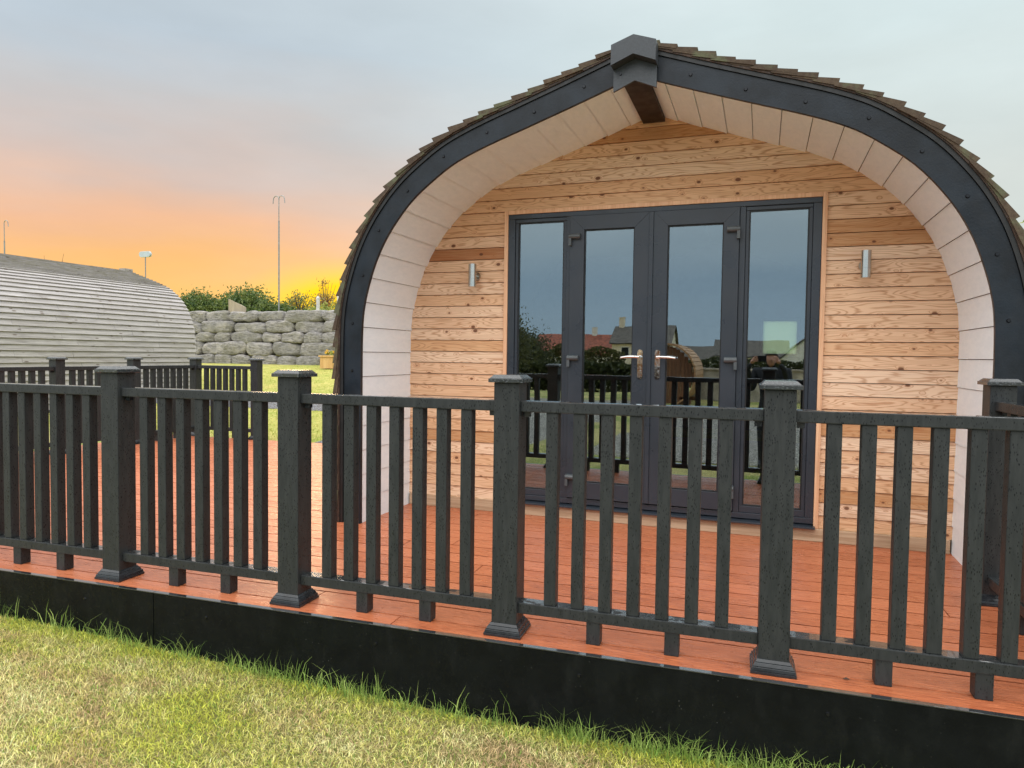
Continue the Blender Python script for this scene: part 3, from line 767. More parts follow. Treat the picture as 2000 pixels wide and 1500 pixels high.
# wall lights
for x_, y_, lab in ((-2.083, 4.90, 'brushed steel up and down light left of the glazed doors'), (.598, 4.90, 'brushed steel up and down light right of the glazed doors')):
    t = empty('wall_light', lab, 'wall light', (x_, 4.99, 1.803), 0, 'steel wall lights either side of the doors')
    m = MB(); m.cyl((0, -.085, -.085), (0, -.085, -.024), .030, .030, 28); m.cyl((0, -.085, -.0235), (0, -.085, .0235), .0302, .0302, 28); m.cyl((0, -.085, .024), (0, -.085, .085), .030, .030, 28)
    m.cyl((0, -.085, .0852), (0, -.085, .0862), .026, .026, 24); o = m.build('lamp_body', M_STEEL, t, autos=True)
    m = MB(); m.cyl((0, 0, 0), (0, -.012, 0), .034, .031, 24); m.cyl((0, -.012, 0), (0, -.06, 0), .012, .012, 12); m.build('wall_plate', M_STEEL, t, autos=True)

# things inside
t = empty('basket', 'round wicker basket of greenery standing inside behind the right hand side pane', 'basket', (-.02, 5.32, .06))
m = MB(); m.cyl((0, 0, 0), (0, 0, .17), .09, .12, 20); m.build('wicker_body', M_WICK, t, autos=True)
m = MB()
for k in range(260):
    a = random.uniform(0, 6.28); r = random.uniform(0, .13); z_ = .16+random.uniform(0, .20)*(1-r/.16); c = Vector((r*math.cos(a), r*math.sin(a), z_)); u_ = Vector((random.uniform(-1, 1), random.uniform(-1, 1), random.uniform(-1, 1))).normalized()*.022; v_ = u_.orthogonal().normalized()*.009
    m.poly([c-u_, c+v_, c+u_, c-v_])
m.build('greenery', M_LEAFY, t)

# ------------------------------------------------------------------ the silver grey pod on the left
G0, G1, GX = 5.4, 13.0, -14.62
gp = empty('grey_pod', 'silvery weathered barrel roofed pod beyond the far left of the deck', 'camping pod', (GX, G1, 0))
def gb(m, name, mat, **k):
    m.v = [(a-GX, b-G1, c) for a, b, c in m.v]; return m.build(name, mat, gp, **k)
GP = [(p.x*1.0, p.y+.10) for p in PR]; GQ = offset([Vector(p) for p in GP], .13); dc = [0]
for a, b in zip(GQ[:-1], GQ[1:]): dc.append(dc[-1]+(b-a).length)
def gat(s):
    s = max(0, min(dc[-1], s)); j = max(0, min(len(dc)-2, int(np.searchsorted(dc, s, 'right'))-1)); t = (s-dc[j])/(dc[j+1]-dc[j]); p = GQ[j].lerp(GQ[j+1], t); tt = (GQ[j+1]-GQ[j]).normalized(); return p, tt, Vector((tt.y, -tt.x))
m = MB()
for sgn in (-1, 1):
    s0 = .02; row = 0
    while s0 < dc[-1]-.02:
        p0, t0, n0 = gat(s0); p1, t1, n1 = gat(s0+.128); yy = G0; th = .032
        while yy < G1:
            ye = min(G1, yy+random.uniform(.9, 2.4)); j = random.uniform(-.003, .003)
            if G1-ye < .3: ye = G1
            a = p0+n0*(.010+j)+t0*j; b = a+n0*th; c = p1+n1*.008; d_ = p1+n1*.0
            q = lambda p, y: (GX+sgn*p.x, y, p.y)
            ey = ye-.004 if ye < G1 else ye+random.uniform(-.01, .01)
            H8 = [q(a, yy), q(d_, yy), q(d_, ey), q(a, ey), q(b, yy), q(c, yy), q(c, ey), q(b, ey)]
            m.hexa(H8 if sgn < 0 else [H8[i] for i in (1, 0, 3, 2, 5, 4, 7, 6)]); yy = ye
        s0 += .111; row += 1
gb(m, 'plank_roof', M_GREY)
m = MB()
GV = [Vector(p) for p in GP]
band(m, .02, .12, G0+.03, G1-.03, GX, GV); gb(m, 'shell', M_EDGE)
m = MB()
for yy in (G0+.5, G1-.35):
    for z0 in np.arange(.1, 3.0, .1):
        wv = width_at(z0+.1, 0.03, GV)
        if wv > .03: m.box(GX-wv, GX+wv, yy, yy+.05, z0, z0+.097)
gb(m, 'end_wall', M_WOOD)
m = MB(); m.box(GX-.09, GX+.09, G1-.2, G1+.03, 3.10, 3.185)
gb(m, 'ridge_board', M_GREY)

# ------------------------------------------------------------------ boulder wall
bw = empty('boulder_wall', 'retaining wall of big grey limestone boulders behind the lawn', 'stone wall', (-18, 21.5, .6))
def boulder(cx, cz, w_, h_, y0, dep, seed):
    bm = bmesh.new(); bmesh.ops.create_cube(bm, size=2); bmesh.ops.subdivide_edges(bm, edges=bm.edges[:], cuts=7, use_grid_fill=True)
    sv = Vector((seed*3.1, seed*1.7, seed*.9))
    cuts = [(Vector((random.uniform(-1, 1), random.uniform(-1, -.2), random.uniform(-1, 1))).normalized(), random.uniform(1.28, 1.48)) for _ in range(8)]
    tl, tr_, bl, brr = [random.uniform(-.2, .08) for _ in range(4)]
    for v in bm.verts:
        c = v.co; n = 9
        l = (abs(c.x)**n+abs(c.y)**n+abs(c.z)**n)**(1/n); c = c/l
        for pn, po in cuts:
            dd = c.dot(pn)-po
            if dd > 0: c = c-pn*dd
        c.x *= 1+(tl if c.x < 0 else tr_)*max(0, c.z)+(bl if c.x < 0 else brr)*max(0, -c.z)
        q = Vector((c.x*w_/2, c.y*dep/2, c.z*h_/2))
        dn = noise.noise(q*1.7+sv)*.09+noise.noise(q*4.5+sv)*.045+noise.noise(q*11+sv)*.018
        q = q+c.normalized()*dn*(.8 if h_ > .3 else .5); v.co = q
    me = bpy.data.meshes.new('boulder'); bm.to_mesh(me); bm.free(); me.polygons.foreach_set('use_smooth', [True]*len(me.polygons))
    return link('boulder', me, M_ROCK, bw, (cx+18, y0-21.5, cz-.6))
def merge_boulders(x_, xe):
    global sd_
    V_ = []; F_ = []
    for ri, (zb, hh) in enumerate(rows):
        xx = x_+ends[ri]
        while xx < xe:
            w_ = random.choice([.8, 1.0, 1.3]); b_ = boulder(xx+w_/2, zb+hh/2, w_, hh, 21.75+ri*.05, .7, sd_); sd_ += 1; n0 = len(V_)
            V_ += [tuple(v.co+b_.location) for v in b_.data.vertices]; F_ += [tuple(n0+i for i in p.vertices) for p in b_.data.polygons]
            bpy.data.objects.remove(b_); xx += w_
    me = bpy.data.meshes.new('boulders'); me.from_pydata(V_, [], F_); me.polygons.foreach_set('use_smooth', [True]*len(F_)); me.update()
    o = link('boulders', me, M_ROCK, bw); o['kind'] = 'stuff'
ends = []
rows = [(.66, .44), (1.10, .46), (1.56, .38), (1.94, .40), (2.34, .40)]
sd_ = 0
for ri, (zb, hh) in enumerate(rows):
    x_ = -25.5+random.uniform(0, .5)
    while x_ < -10.2:
        w_ = random.choice([.66, .85, 1.1, 1.3, 1.45]) if ri != 1 else random.choice([.6, .9, 1.1, 2.0])
        w_ *= random.uniform(.9, 1.12)*(1.12)
        hv = hh*random.uniform(.93, 1.12)
        boulder(x_+w_/2, zb+hh/2+random.uniform(-.02, .02), w_*1.0, hv*1.02, 21.75+ri*.05+random.uniform(-.05, .05), .7, sd_); sd_ += 1
        x_ += w_
    ends.append(x_+10.2)
merge_boulders(-10.2, 9)

# ------------------------------------------------------------------ foliage
def foliage(c, rad, n, leaf, cl=.3, seed=1):
    r_ = np.random.default_rng(seed); m = MB(); c = Vector(c)
    cen = []
    for k in range(max(6, n//60)):
        d = Vector(r_.normal(size=3)).normalized()*(r_.random()**.45)
        cen.append(Vector((d.x*rad[0], d.y*rad[1], abs(d.z)*rad[2] if rad[2] < 0 else d.z*rad[2])))
    for k in range(n):
        p = cen[r_.integers(len(cen))]+Vector(r_.normal(size=3))*cl*min(rad)
        q = c+p; u = Vector(r_.normal(size=3)).normalized()*leaf*r_.uniform(.6, 1.3); v = u.orthogonal().normalized()
        v = (v*math.cos(k)+u.normalized().cross(v)*math.sin(k))*leaf*.42
        m.poly([q-u, q+v, q+u, q-v])
    return m
def shrub(name, label, cat, base, rad, n, leaf, mat, zc, twigs=10, cl=.3, seed=1, group=None, top=1.0):
    t = empty(name, label, cat, base, 0, group)
    foliage((0, 0, zc), rad, n, leaf, cl, seed).build('foliage', mat, t)
    r_ = random.Random(seed); m = MB()
    for k in range(twigs):
        a = r_.uniform(0, 6.28); rr = r_.uniform(.2, .9); e_ = Vector((math.cos(a)*rad[0]*rr, math.sin(a)*rad[1]*rr, zc+rad[2]*r_.uniform(.1, top)))
        mid = Vector((e_.x*.4, e_.y*.4, e_.z*.5)); m.cyl((0, 0, 0), mid, .022, .014, 6); m.cyl(mid, e_, .014, .005, 6)
    m.build('stems', M_BARK, t); return t
# x from bearing ratios at y=23.6
shrub('juniper_bush', 'dense dark green evergreen bush on the wall, beside the grey pod roof', 'bush', (-23.2, 24.0, 2.5), (1.5, .8, .62), 9000, .075, M_LEAFD, .50, 14, .30, 3, 'bushes above the boulder wall')
shrub('juniper_bush', 'darkest evergreen bush with an upright tuft, directly behind the timber wedge', 'bush', (-20.6, 24.0, 2.5), (1.35, .8, .66), 9000, .075, M_LEAFD, .55, 14, .30, 4, 'bushes above the boulder wall')
shrub('juniper_bush', 'low spreading evergreen bush right of the timber wedge', 'bush', (-18.9, 23.6, 2.5), (1.3, .7, .36), 6500, .07, M_LEAFD, .32, 10, .30, 5, 'bushes above the boulder wall')
shrub('willow_shrub', 'grey green open shrub with reddish tips left of the tall hooked pole', 'bush', (-18.1, 24.4, 2.5), (.9, .5, .55), 1500, .055, M_LEAFL, .6, 26, .26, 6, None, 1.25)
shrub('willow_shrub', 'pale green leafy shrub right of the tall hooked pole', 'bush', (-16.55, 24.0, 2.5), (.95, .5, .32), 1500, .055, M_LEAFY, .36, 20, .26, 7, None, 1.3)
shrub('sapling', 'thin upright sapling with russet leaves against the yellow glow', 'young tree', (-15.75, 24.0, 2.5), (.28, .28, .80), 330, .055, M_LEAFR, .9, 12, .3, 8, None, 1.1)
shrub('sapling', 'small russet sapling nearest the pod roof, beside a pale marker post', 'young tree', (-15.0, 24.2, 2.5), (.25, .25, .55), 260, .055, M_LEAFR, .55, 9, .3, 9, None, 1.2)
shrub('sapling', 'russet twiggy sapling just behind the tall hooked pole', 'young tree', (-17.4, 25.2, 2.5), (.6, .4, .75), 700, .055, M_LEAFR, 1.0, 18, .3, 10, None, 1.1)
shrub('hedge_shrub', 'twiggy shrub tips showing over the grey pod ridge beside the single hook', 'bush', (-32.2, 24.2, 2.5), (.9, .5, 1.1), 120, .05, M_LEAFR, 2.1, 8, .3, 11, None, 1.1)
# tree whose edge shows at the right of the photo
def tree(name, label, base, hgt, crown, mat, n, leaf, seed, cat='tree'):
    t = empty(name, label, cat, base); r_ = random.Random(seed)
    m = MB(); top = Vector((0, 0, hgt*.62)); m.cyl((0, 0, -.1), (0, 0, hgt*.3), .16, .12, 10); m.cyl((0, 0, hgt*.3), top, .12, .05, 10)
    for k in range(9):
        a = k*2.4; z_ = hgt*(.25+.04*k); m.cyl((0, 0, z_), (math.cos(a)*crown[0]*.7, math.sin(a)*crown[1]*.7, z_+hgt*.22), .06, .012, 7)
    m.build('trunk', M_BARK, t); foliage((0, 0, hgt-crown[2]), crown, n, leaf, .28, seed).build('crown', mat, t); return t
tree('ash_tree', 'sunlit green tree just showing beyond the right side of the pod roof', (8.9, 25, 2.55), 3.1, (1.8, 1.6, 1.35), M_LEAFY, 9000, .085, 21)

# poles
def hookpole(label, x_, y_, ztop, double, group='tall hooked poles'):
    t = empty('hooked_pole', label, 'pole', (x_, y_, 2.5), 0, group); h = ztop-2.5
    m = MB(); m.cyl((0, 0, 0), (0, 0, h*.80), .032, .030, 10); m.cyl((0, 0, h*.80), (0, 0, h-.15), .018, .018, 8); m.build('shaft', M_GALV, t, autos=True)
    for s in ((-1, 1) if double else (1,)):
        m = MB(); r = .13; pts = [(0, 0, h-.45)]+[(s*(r-r*math.cos(a)), 0, h-r+r*math.sin(a)) for a in np.linspace(0, math.pi, 12)]+[(s*(2*r+.02), 0, h-r-.16)]
        m.tube(pts, .017, 8); m.build('hook', M_GALV, t, autos=True)
hookpole('tall pole ending in two curled hooks, standing among the bushes above the wall', -18.05, 23.0, 7.35, True)
hookpole('pole with a single curled hook at the far left, behind the grey pod', -33.55, 23.0, 7.2, False)
t = empty('aerial', 'white flat aerial on a thin pole rising behind the grey pod roof', 'aerial', (-24.93, 23, 2.5))
m = MB(); m.cyl((0, 0, 0), (0, 0, 2.75), .022, .022, 8); m.build('mast', M_GALV, t)
m = MB(); pts = []
for k in range(24):
    a = 2*math.pi*k/24; pts.append((.19*np.sign(math.cos(a))*1+.12*math.cos(a), .125*math.sin(a)))
i = 0; m.v = [(a, -.05, 2.82+b) for a, b in pts]+[(a, .05, 2.82+b) for a, b in pts]; m.f = [tuple(range(24)), tuple(range(47, 23, -1))]+[(k, k+24, (k+1) % 24+24, (k+1) % 24) for k in range(24)]; m.t = [.5]*26
m.build('aerial_head', M_WHITE, t, bevel=.012)
# timber wedge on the wall
t = MB(); X0 = -19.55
t.hexa([(X0, 21.9, 2.62), (X0+.3, 21.7, 2.62), (X0+.72, 22.05, 2.62), (X0+.4, 22.3, 2.62), (X0, 21.9, 3.26), (X0+.3, 21.7, 3.2), (X0+.72, 22.05, 2.92), (X0+.4, 22.3, 3.0)])
o = t.build('timber_wedge', M_SLEEPER, bevel=.01); tag(o, 'slant topped grey timber block standing on the boulder wall', 'timber block')
# marker posts
for x_, zt, lab in ((-16.05, 3.38, 'pale pointed post left of the small russet sapling'), (-15.12, 3.42, 'pale flat topped post closest to the pod roof edge')):
    t = empty('marker_post', lab, 'post', (x_, 22.75, 2.55), 0, 'pale posts above the wall'); h = zt-2.55
    m = MB(); m.box(-.05, .05, -.05, .05, 0, h-.1); m.build('shaft', M_POSTW, t, bevel=.006)
    m = MB(); m.hexa([(-.06, -.06, h-.099), (.06, -.06, h-.099), (.06, .06, h-.099), (-.06, .06, h-.099), (-.02, -.02, h), (.02, -.02, h), (.02, .02, h), (-.02, .02, h)]); m.build('tip', M_POSTW, t)
# planter
t = empty('planter', 'square golden timber planter of yellow flowers in front of the boulder wall', 'planter', (-13.62, 20.0, float(H(-13.6, 20))))
m = MB()
for k in range(5): m.box(-.24+k*.096, -.24+k*.096+.092, -.24, -.22, .02, .40); m.box(-.24+k*.096, -.24+k*.096+.092, .22, .24, .02, .40)
m.box(-.24, -.22, -.218, .218, .02, .40); m.box(.22, .24, -.218, .218, .02, .40); m.build('box', M_PLANTER, t)
m = MB(); m.box(-.28, .28, -.28, .28, .401, .45); m.build('rim', M_PLANTER, t, bevel=.006)
foliage((0, 0, .50), (.2, .2, .08), 300, .03, .3, 31).build('foliage', M_LEAFY, t)
foliage((0, 0, .56), (.2, .2, .07), 160, .028, .3, 32).build('flowers', M_FLOWER, t)

# ------------------------------------------------------------------ what stands behind the camera, seen in the glass
def gable_house(name, label, x_, y_, g, wx, wy, eave, ridge, wall, roof, chim=None, along='x', wins=()):
    t = empty(name, label, 'house', (x_, y_, g)); m = MB(); m.box(-wx/2, wx/2, -wy/2, wy/2, 0, eave)
    if along == 'x':
        for s in (-1, 1): m.poly([(s*wx/2, -wy/2, eave), (s*wx/2, wy/2, eave), (s*wx/2, 0, ridge)])
        P = [((-wx/2-.3, -wy/2-.3, eave-.1), (wx/2+.3, -wy/2-.3, eave-.1), (wx/2+.3, 0, ridge+.15), (-wx/2-.3, 0, ridge+.15)), ((-wx/2-.3, wy/2+.3, eave-.1), (-wx/2-.3, 0, ridge+.15), (wx/2+.3, 0, ridge+.15), (wx/2+.3, wy/2+.3, eave-.1))]
    else:
        for s in (-1, 1): m.poly([(-wx/2, s*wy/2, eave), (wx/2, s*wy/2, eave), (0, s*wy/2, ridge)])
        P = [((-wx/2-.3, -wy/2-.3, eave-.1), (0, -wy/2-.3, ridge+.15), (0, wy/2+.3, ridge+.15), (-wx/2-.3, wy/2+.3, eave-.1)), ((wx/2+.3, -wy/2-.3, eave-.1), (wx/2+.3, wy/2+.3, eave-.1), (0, wy/2+.3, ridge+.15), (0, -wy/2-.3, ridge+.15))]
    m.build('wall', wall, t); r = MB()
    for p in P: r.poly(p); r.poly([(a, b, c-.12) for a, b, c in p][::-1])
    ro = r.build('roof', roof, t)
    if chim: c = MB(); c.box(chim-.35, chim+.35, -.3, .3, ridge-.6, ridge+1.2); c.box(chim-.4, chim+.4, -.35, .35, ridge+1.201, ridge+1.3); c.build('chimney', wall, ro)
    for wx_, wz in wins:
        q = MB(); q.box(wx_-.55, wx_+.55, wy/2-.02, wy/2+.02, wz, wz+1.3); f = q.build('window', M_WHREN, t)
        q = MB(); q.box(wx_-.45, wx_+.45, wy/2+.021, wy/2+.03, wz+.1, wz+1.2); q.build('pane', M_DGLASS, f)
    return t
gable_house('house', 'cream gabled house with a brown roof and end chimney, reflected in the left door', -14.2, -80, -2.0, 7, 8, 5.05, 7.1, M_CREAM, M_GTILE, -2.9, 'x', ((-1.7, 3.2), (1.8, 3.2), (-1.7, .8)))
gable_house('house', 'red roofed house behind the hedge, reflected left of the cream house', -26, -92, -2.0, 12, 8, 3.6, 6.3, M_WHREN, M_RTILE, 2.5, 'x', ((-3, 1.2), (3, 1.2)))
gable_house('house', 'long red roofed house reflected beside the hedge in the left side pane', -41, -95, -2.0, 16, 8, 3.4, 5.7, M_CREAM, M_RTILE, None, 'x', ((-3, 1.2), (3, 1.2)))
gable_house('house', 'white house with a brown roof, reflected left of the photographer', -1.5, -90, -2.0, 9, 8, 3.6, 5.6, M_WHREN, M_GTILE, None, 'x', ((-2, 1.4), (2, 1.4)))
gable_house('house', 'white house with its gable end showing, reflected right of the photographer', 5.0, -86, -2.0, 6, 9, 3.2, 5.8, M_WHREN, M_GTILE, None, 'y', ((-1, 1.4), (1, 1.4)))
gable_house('house', 'low brown roofed bungalow, reflected in the right door pane', -9.5, -110, -2.0, 8, 8, 3.0, 5.0, M_WHREN, M_GTILE, None, 'x', ((-2, 1.2),))
tree('garden_tree', 'loose leafed tree reflected at the edge of the left side pane', (-14.6, -30, float(H(-14, -30))), 4.6, (1.6, 1.6, 1.7), M_LEAFO, 5000, .10, 41)
tree('garden_tree', 'dark round crowned tree reflected between the two left hand panes', (-19.5, -46, float(H(-19, -46))), 4.9, (3.2, 2.6, 1.6), M_LEAFH, 9000, .13, 42)
def hedge(label, x0, x1, y_, z0, h, mat, seed, n=9000):
    t = empty('hedge', label, 'hedge', ((x0+x1)/2, y_, z0)); r_ = np.random.default_rng(seed); m = MB()
    for k in range(n):
        q = Vector((r_.uniform(x0, x1)-(x0+x1)/2, r_.normal()*.5, 0)); top = h*(.82+.18*noise.noise(Vector((q.x*.5, seed, 0)))); q.z = r_.uniform(0, 1)**.6*top
        u = Vector(r_.normal(size=3)).normalized()*.16; v = u.orthogonal().normalized()*.09; m.poly([q-u, q+v, q+u, q-v])
    m.build('leaves', mat, t); m = MB()
    for xx in np.arange(x0, x1, .8): m.cyl((xx-(x0+x1)/2, 0, -.05), (xx-(x0+x1)/2+.1, 0, h*.7), .04, .02, 6)
    m.build('stems', M_BARK, t)
hedge('long clipped green hedge reflected behind the white caravan', -26, -7.5, -36, float(H(0, -36)), 2.7, M_LEAFH, 51, 16000)
hedge('bushy olive green hedge reflected below the red roofs', -40, -13, -60, -2., 4.9, M_LEAFO, 52, 16000)
hedge('distant low green hedge reflected in the right door pane', -10, 22, -70, -2., 3.7, M_LEAFH, 53, 14000)
# low pale wall
t = empty('garden_wall', 'low pale block wall reflected behind the photographer', 'wall', (3, -17.5, -.5)); m = MB(); m.box(-5.5, 9, -.12, .12, 0, 1.25); m.build('blockwork', M_PALEW, t); m = MB(); m.box(-5.55, 9.05, -.17, .17, 1.251, 1.32); m.build('coping', M_PALEW, t, bevel=.01)
# caravan
t = empty('caravan', 'white touring caravan with an orange curtained window, reflected in the left door', 'caravan', (-11.6, -50, float(H(0, -50))))
m = MB(); prof = [(-2.0, .5), (-2.05, 1.2), (-1.8, 2.0), (-1.2, 2.3), (1.4, 2.35), (2.0, 2.2), (2.05, .5)]
m.v = [(a, -1.05, b) for a, b in prof]+[(a, 1.05, b) for a, b in prof]; n_ = len(prof); m.f = [tuple(range(n_)), tuple(range(2*n_-1, n_-1, -1))]+[(k, k+n_, (k+1) % n_+n_, (k+1) % n_) for k in range(n_)]; m.t = [.5]*len(m.f)
m.build('body', M_WHREN, t, bevel=.05)
m = MB(); m.box(-1.1, .3, 1.051, 1.07, 1.25, 1.85); m.build('window', simple('peach curtain', (.55, .25, .15), .7), t)
for xx in (-.2,): 
    m = MB(); m.cyl((xx, .8, .33), (xx, 1.02, .33), .33, .33, 18); m.build('wheel', M_GASKET, t)
# barrel hut
t = empty('barrel_hut', 'golden boarded barrel shaped hut, reflected in the right door', 'barrel hut', (-3.15, -14, float(H(0, -14))))
m = MB(); r_ = 1.08; zc = 1.02
for k in range(44):
    a0 = 2*math.pi*k/44; a1 = 2*math.pi*(k+1)/44-.012
    q = lambda a, r, y: (r*math.cos(a), y, zc+r*math.sin(a))
    m.hexa([q(a0, r_-.05, 0), q(a1, r_-.05, 0), q(a1, r_-.05, -3), q(a0, r_-.05, -3), q(a0, r_+.012, 0), q(a1, r_-.004, 0), q(a1, r_-.004, -3), q(a0, r_+.012, -3)])
m.build('staves', M_BARREL, t)
m = MB()
for k in range(16):
    xa = -1+k*.128; wv = math.sqrt(max(0.01, 1.0-max(abs(xa), abs(xa+.12))**2)); m.box(xa, xa+.12, -.32, -.27, zc-wv, zc+wv)
m.build('end_boards', M_BARRELD, t)
m = MB(); m.box(-.9, .9, -.4, -.1, 0, .18); m.box(-.9, .9, -2.8, -2.5, 0, .18); m.build('cradle', M_BARRELD, t)

# ------------------------------------------------------------------ the photographer
pg = empty('person', 'person in a black jacket photographing with a phone, reflected in the right side pane', 'person', (.13, -.36, float(H(.1, -.36))))
def skin(name, verts, edges, mat, parent, sub=2):
    me = bpy.data.meshes.new(name); me.from_pydata([v[0] for v in verts], edges, []); me.update()
    o = link(name, me, mat, parent)
    m_ = o.modifiers.new('skin', 'SKIN'); m_.use_smooth_shade = True
    for i, v in enumerate(verts):
        r = v[1]; me.skin_vertices[0].data[i].radius = (r, r) if not isinstance(r, tuple) else r
    me.skin_vertices[0].data[0].use_root = True
    s = o.modifiers.new('sub', 'SUBSURF'); s.levels = s.render_levels = sub; return o
# z relative to feet; eye height about 1.53
V = [((0, 0, .88), (.15, .11)), ((0, 0, 1.02), (.145, .10)), ((0, .01, 1.20), (.19, .13)), ((0, 0, 1.36), (.16, .10)), ((0, .01, 1.41), (.055, .055)), ((0, .03, 1.47), (.052, .055)),
     ((.20, 0, 1.36), .078), ((.24, .06, 1.10), .058), ((.15, .27, 1.40), .036), ((.095, .30, 1.47), .028),
     ((-.20, 0, 1.36), .078), ((-.27, .06, 1.10), .058), ((-.31, .27, 1.40), .036), ((-.27, .31, 1.48), .028),
     ((.10, 0, .80), .092), ((.11, .02, .46), .062), ((.11, -.02, .10), .044), ((.11, .10, .05), .04),
     ((-.10, 0, .80), .092), ((-.11, .02, .46), .062), ((-.11, -.02, .10), .044), ((-.11, .10, .05), .04)]
E_ = [(0, 1), (1, 2), (2, 3), (3, 4), (4, 5), (3, 6), (6, 7), (7, 8), (8, 9), (3, 10), (10, 11), (11, 12), (12, 13), (0, 14), (14, 15), (15, 16), (16, 17), (0, 18), (18, 19), (19, 20), (20, 21)]
body = skin('body', V, E_, M_JACKET, pg)
def hand(name, wr, sgn, par):
    w_ = Vector(wr); vs_ = [(tuple(w_), .026), (tuple(w_+Vector((sgn*-.02, .02, .03))), (.034, .018)), (tuple(w_+Vector((sgn*-.035, .03, .06))), (.038, .016))]
    ed = [(0, 1), (1, 2)]
    for k, ln_ in enumerate((.040, .046, .043, .034)):
        b = w_+Vector((sgn*-.040, .034, .035+k*.019)); i = len(vs_)
        vs_ += [(tuple(b), .009), (tuple(b+Vector((-sgn*ln_*.7, .006, .004))), .0085), (tuple(b+Vector((-sgn*ln_*1.15, -.012, .002))), .007)]; ed += [(2 if k > 1 else 1, i), (i, i+1), (i+1, i+2)]
    i = len(vs_); b = w_+Vector((-sgn*.01, -.002, .03)); vs_ += [(tuple(b), .011), (tuple(b+Vector((-sgn*.03, -.02, .01))), .010), (tuple(b+Vector((-sgn*.055, -.022, .012))), .008)]; ed += [(1, i), (i, i+1), (i+1, i+2)]
    return skin(name, vs_, ed, M_SKIN, par, 1)
hand('hand', (.095, .30, 1.475), 1, pg); hand('hand', (-.27, .31, 1.475), -1, pg)
# head
bm = bmesh.new(); bmesh.ops.create_uvsphere(bm, u_segments=28, v_segments=20, radius=1)
for v in bm.verts:
    c = v.co.copy(); x_, y_, z_ = c
    w_ = .074*(1-.28*max(0, -z_)); v.co = Vector((x_*w_, y_*.094+.012*max(0, -z_)*(y_ > 0), z_*.118))
    if y_ > .75 and abs(x_) < .22 and -.25 < z_ < .12: v.co.y += .020*(1-abs(x_)/.25)
    if y_ > .6 and abs(abs(x_)-.36) < .16 and 0 < z_ < .25: v.co.y -= .008
    if abs(x_) > .93 and -.2 < z_ < .25: v.co.x *= 1.10
me = bpy.data.meshes.new('head'); bm.to_mesh(me); bm.free(); me.polygons.foreach_set('use_smooth', [True]*len(me.polygons)); head = link('head', me, M_SKIN, pg, (-.01, .05, 1.545))
bm = bmesh.new(); bmesh.ops.create_uvsphere(bm, u_segments=28, v_segments=20, radius=1)
for v in bm.verts:
    x_, y_, z_ = v.co; v.co = Vector((x_*.083, y_*.106-.002, z_*.124+.010)); v.co += Vector((noise.noise(Vector((x_, y_, z_))*9), 0, noise.noise(Vector((z_, y_, x_))*9)))*.005
    if y_ > .25 and z_ < .30: v.co.y = min(v.co.y, .015)
me = bpy.data.meshes.new('hair'); bm.to_mesh(me); bm.free(); me.polygons.foreach_set('use_smooth', [True]*len(me.polygons)); link('hair', me, M_HAIR, pg, (-.01, .05, 1.545))
for s in (-1, 1):
    m = MB(); m.box(s*.11-.045, s*.11+.045, -.10, .18, 0.0, .085); m.build('shoe', M_SHOE, pg, bevel=.02)
m = MB(); m.box(-.085, .085, -.029, -.021, -.038, .038); o = m.build('phone', M_PHONE, None, (-.03, 0, 1.205-.002), bevel=.003); tag(o, 'black phone held sideways by the photographer, reflected in the pane', 'phone')

# ------------------------------------------------------------------ grass blades
def lawncol(px, py):
    n1 = np.array([noise.noise(Vector((a*1.6, b*2.2, 3.1)))+.6*noise.noise(Vector((a*5.1, b*5.1, 1.1))) for a, b in zip(px, py)])
    return n1
def blades(name, px, py, hgt, wid, lean, col, label=None):
    n = len(px); pz = H(px, py)-.004
    az = rng.uniform(0, 2*np.pi, n); laz = rng.uniform(0, 2*np.pi, n)
    wx = np.cos(az)*wid/2; wy = np.sin(az)*wid/2; lx = np.cos(laz)*lean*hgt; ly = np.sin(laz)*lean*hgt
    base = np.stack([px, py, pz], 1); V = np.zeros((n, 5, 3))
    V[:, 0] = base+np.stack([-wx, -wy, 0*wx], 1); V[:, 1] = base+np.stack([wx, wy, 0*wx], 1)
    mid = base+np.stack([lx*.35, ly*.35, hgt*.6], 1)
    V[:, 2] = mid+np.stack([wx*.8, wy*.8, 0*wx], 1); V[:, 3] = mid-np.stack([wx*.8, wy*.8, 0*wx], 1)
    V[:, 4] = base+np.stack([lx, ly, hgt*np.sqrt(np.clip(1-.35*lean**2, .15, 1))], 1)
    me = bpy.data.meshes.new(name); me.vertices.add(n*5); me.vertices.foreach_set('co', V.ravel())
    i = np.arange(n)*5
    loops = np.stack([i, i+1, i+2, i+3, i+3, i+2, i+4], 1).ravel(); me.loops.add(n*7); me.loops.foreach_set('vertex_index', loops)
    me.polygons.add(n*2); ls = np.stack([np.arange(n)*7, np.arange(n)*7+4], 1).ravel(); me.polygons.foreach_set('loop_start', ls)
    me.update(calc_edges=True); me.validate()
    a = me.attributes.new('bcol', 'FLOAT_COLOR', 'POINT'); cc = np.ones((n, 5, 4)); cc[:, :, :3] = col[:, None, :]
    a.data.foreach_set('color', cc.ravel()); o = link(name, me, M_BLADE); return o
def fasc_y(x): return (D0+x*math.sin(FA))/math.cos(FA)
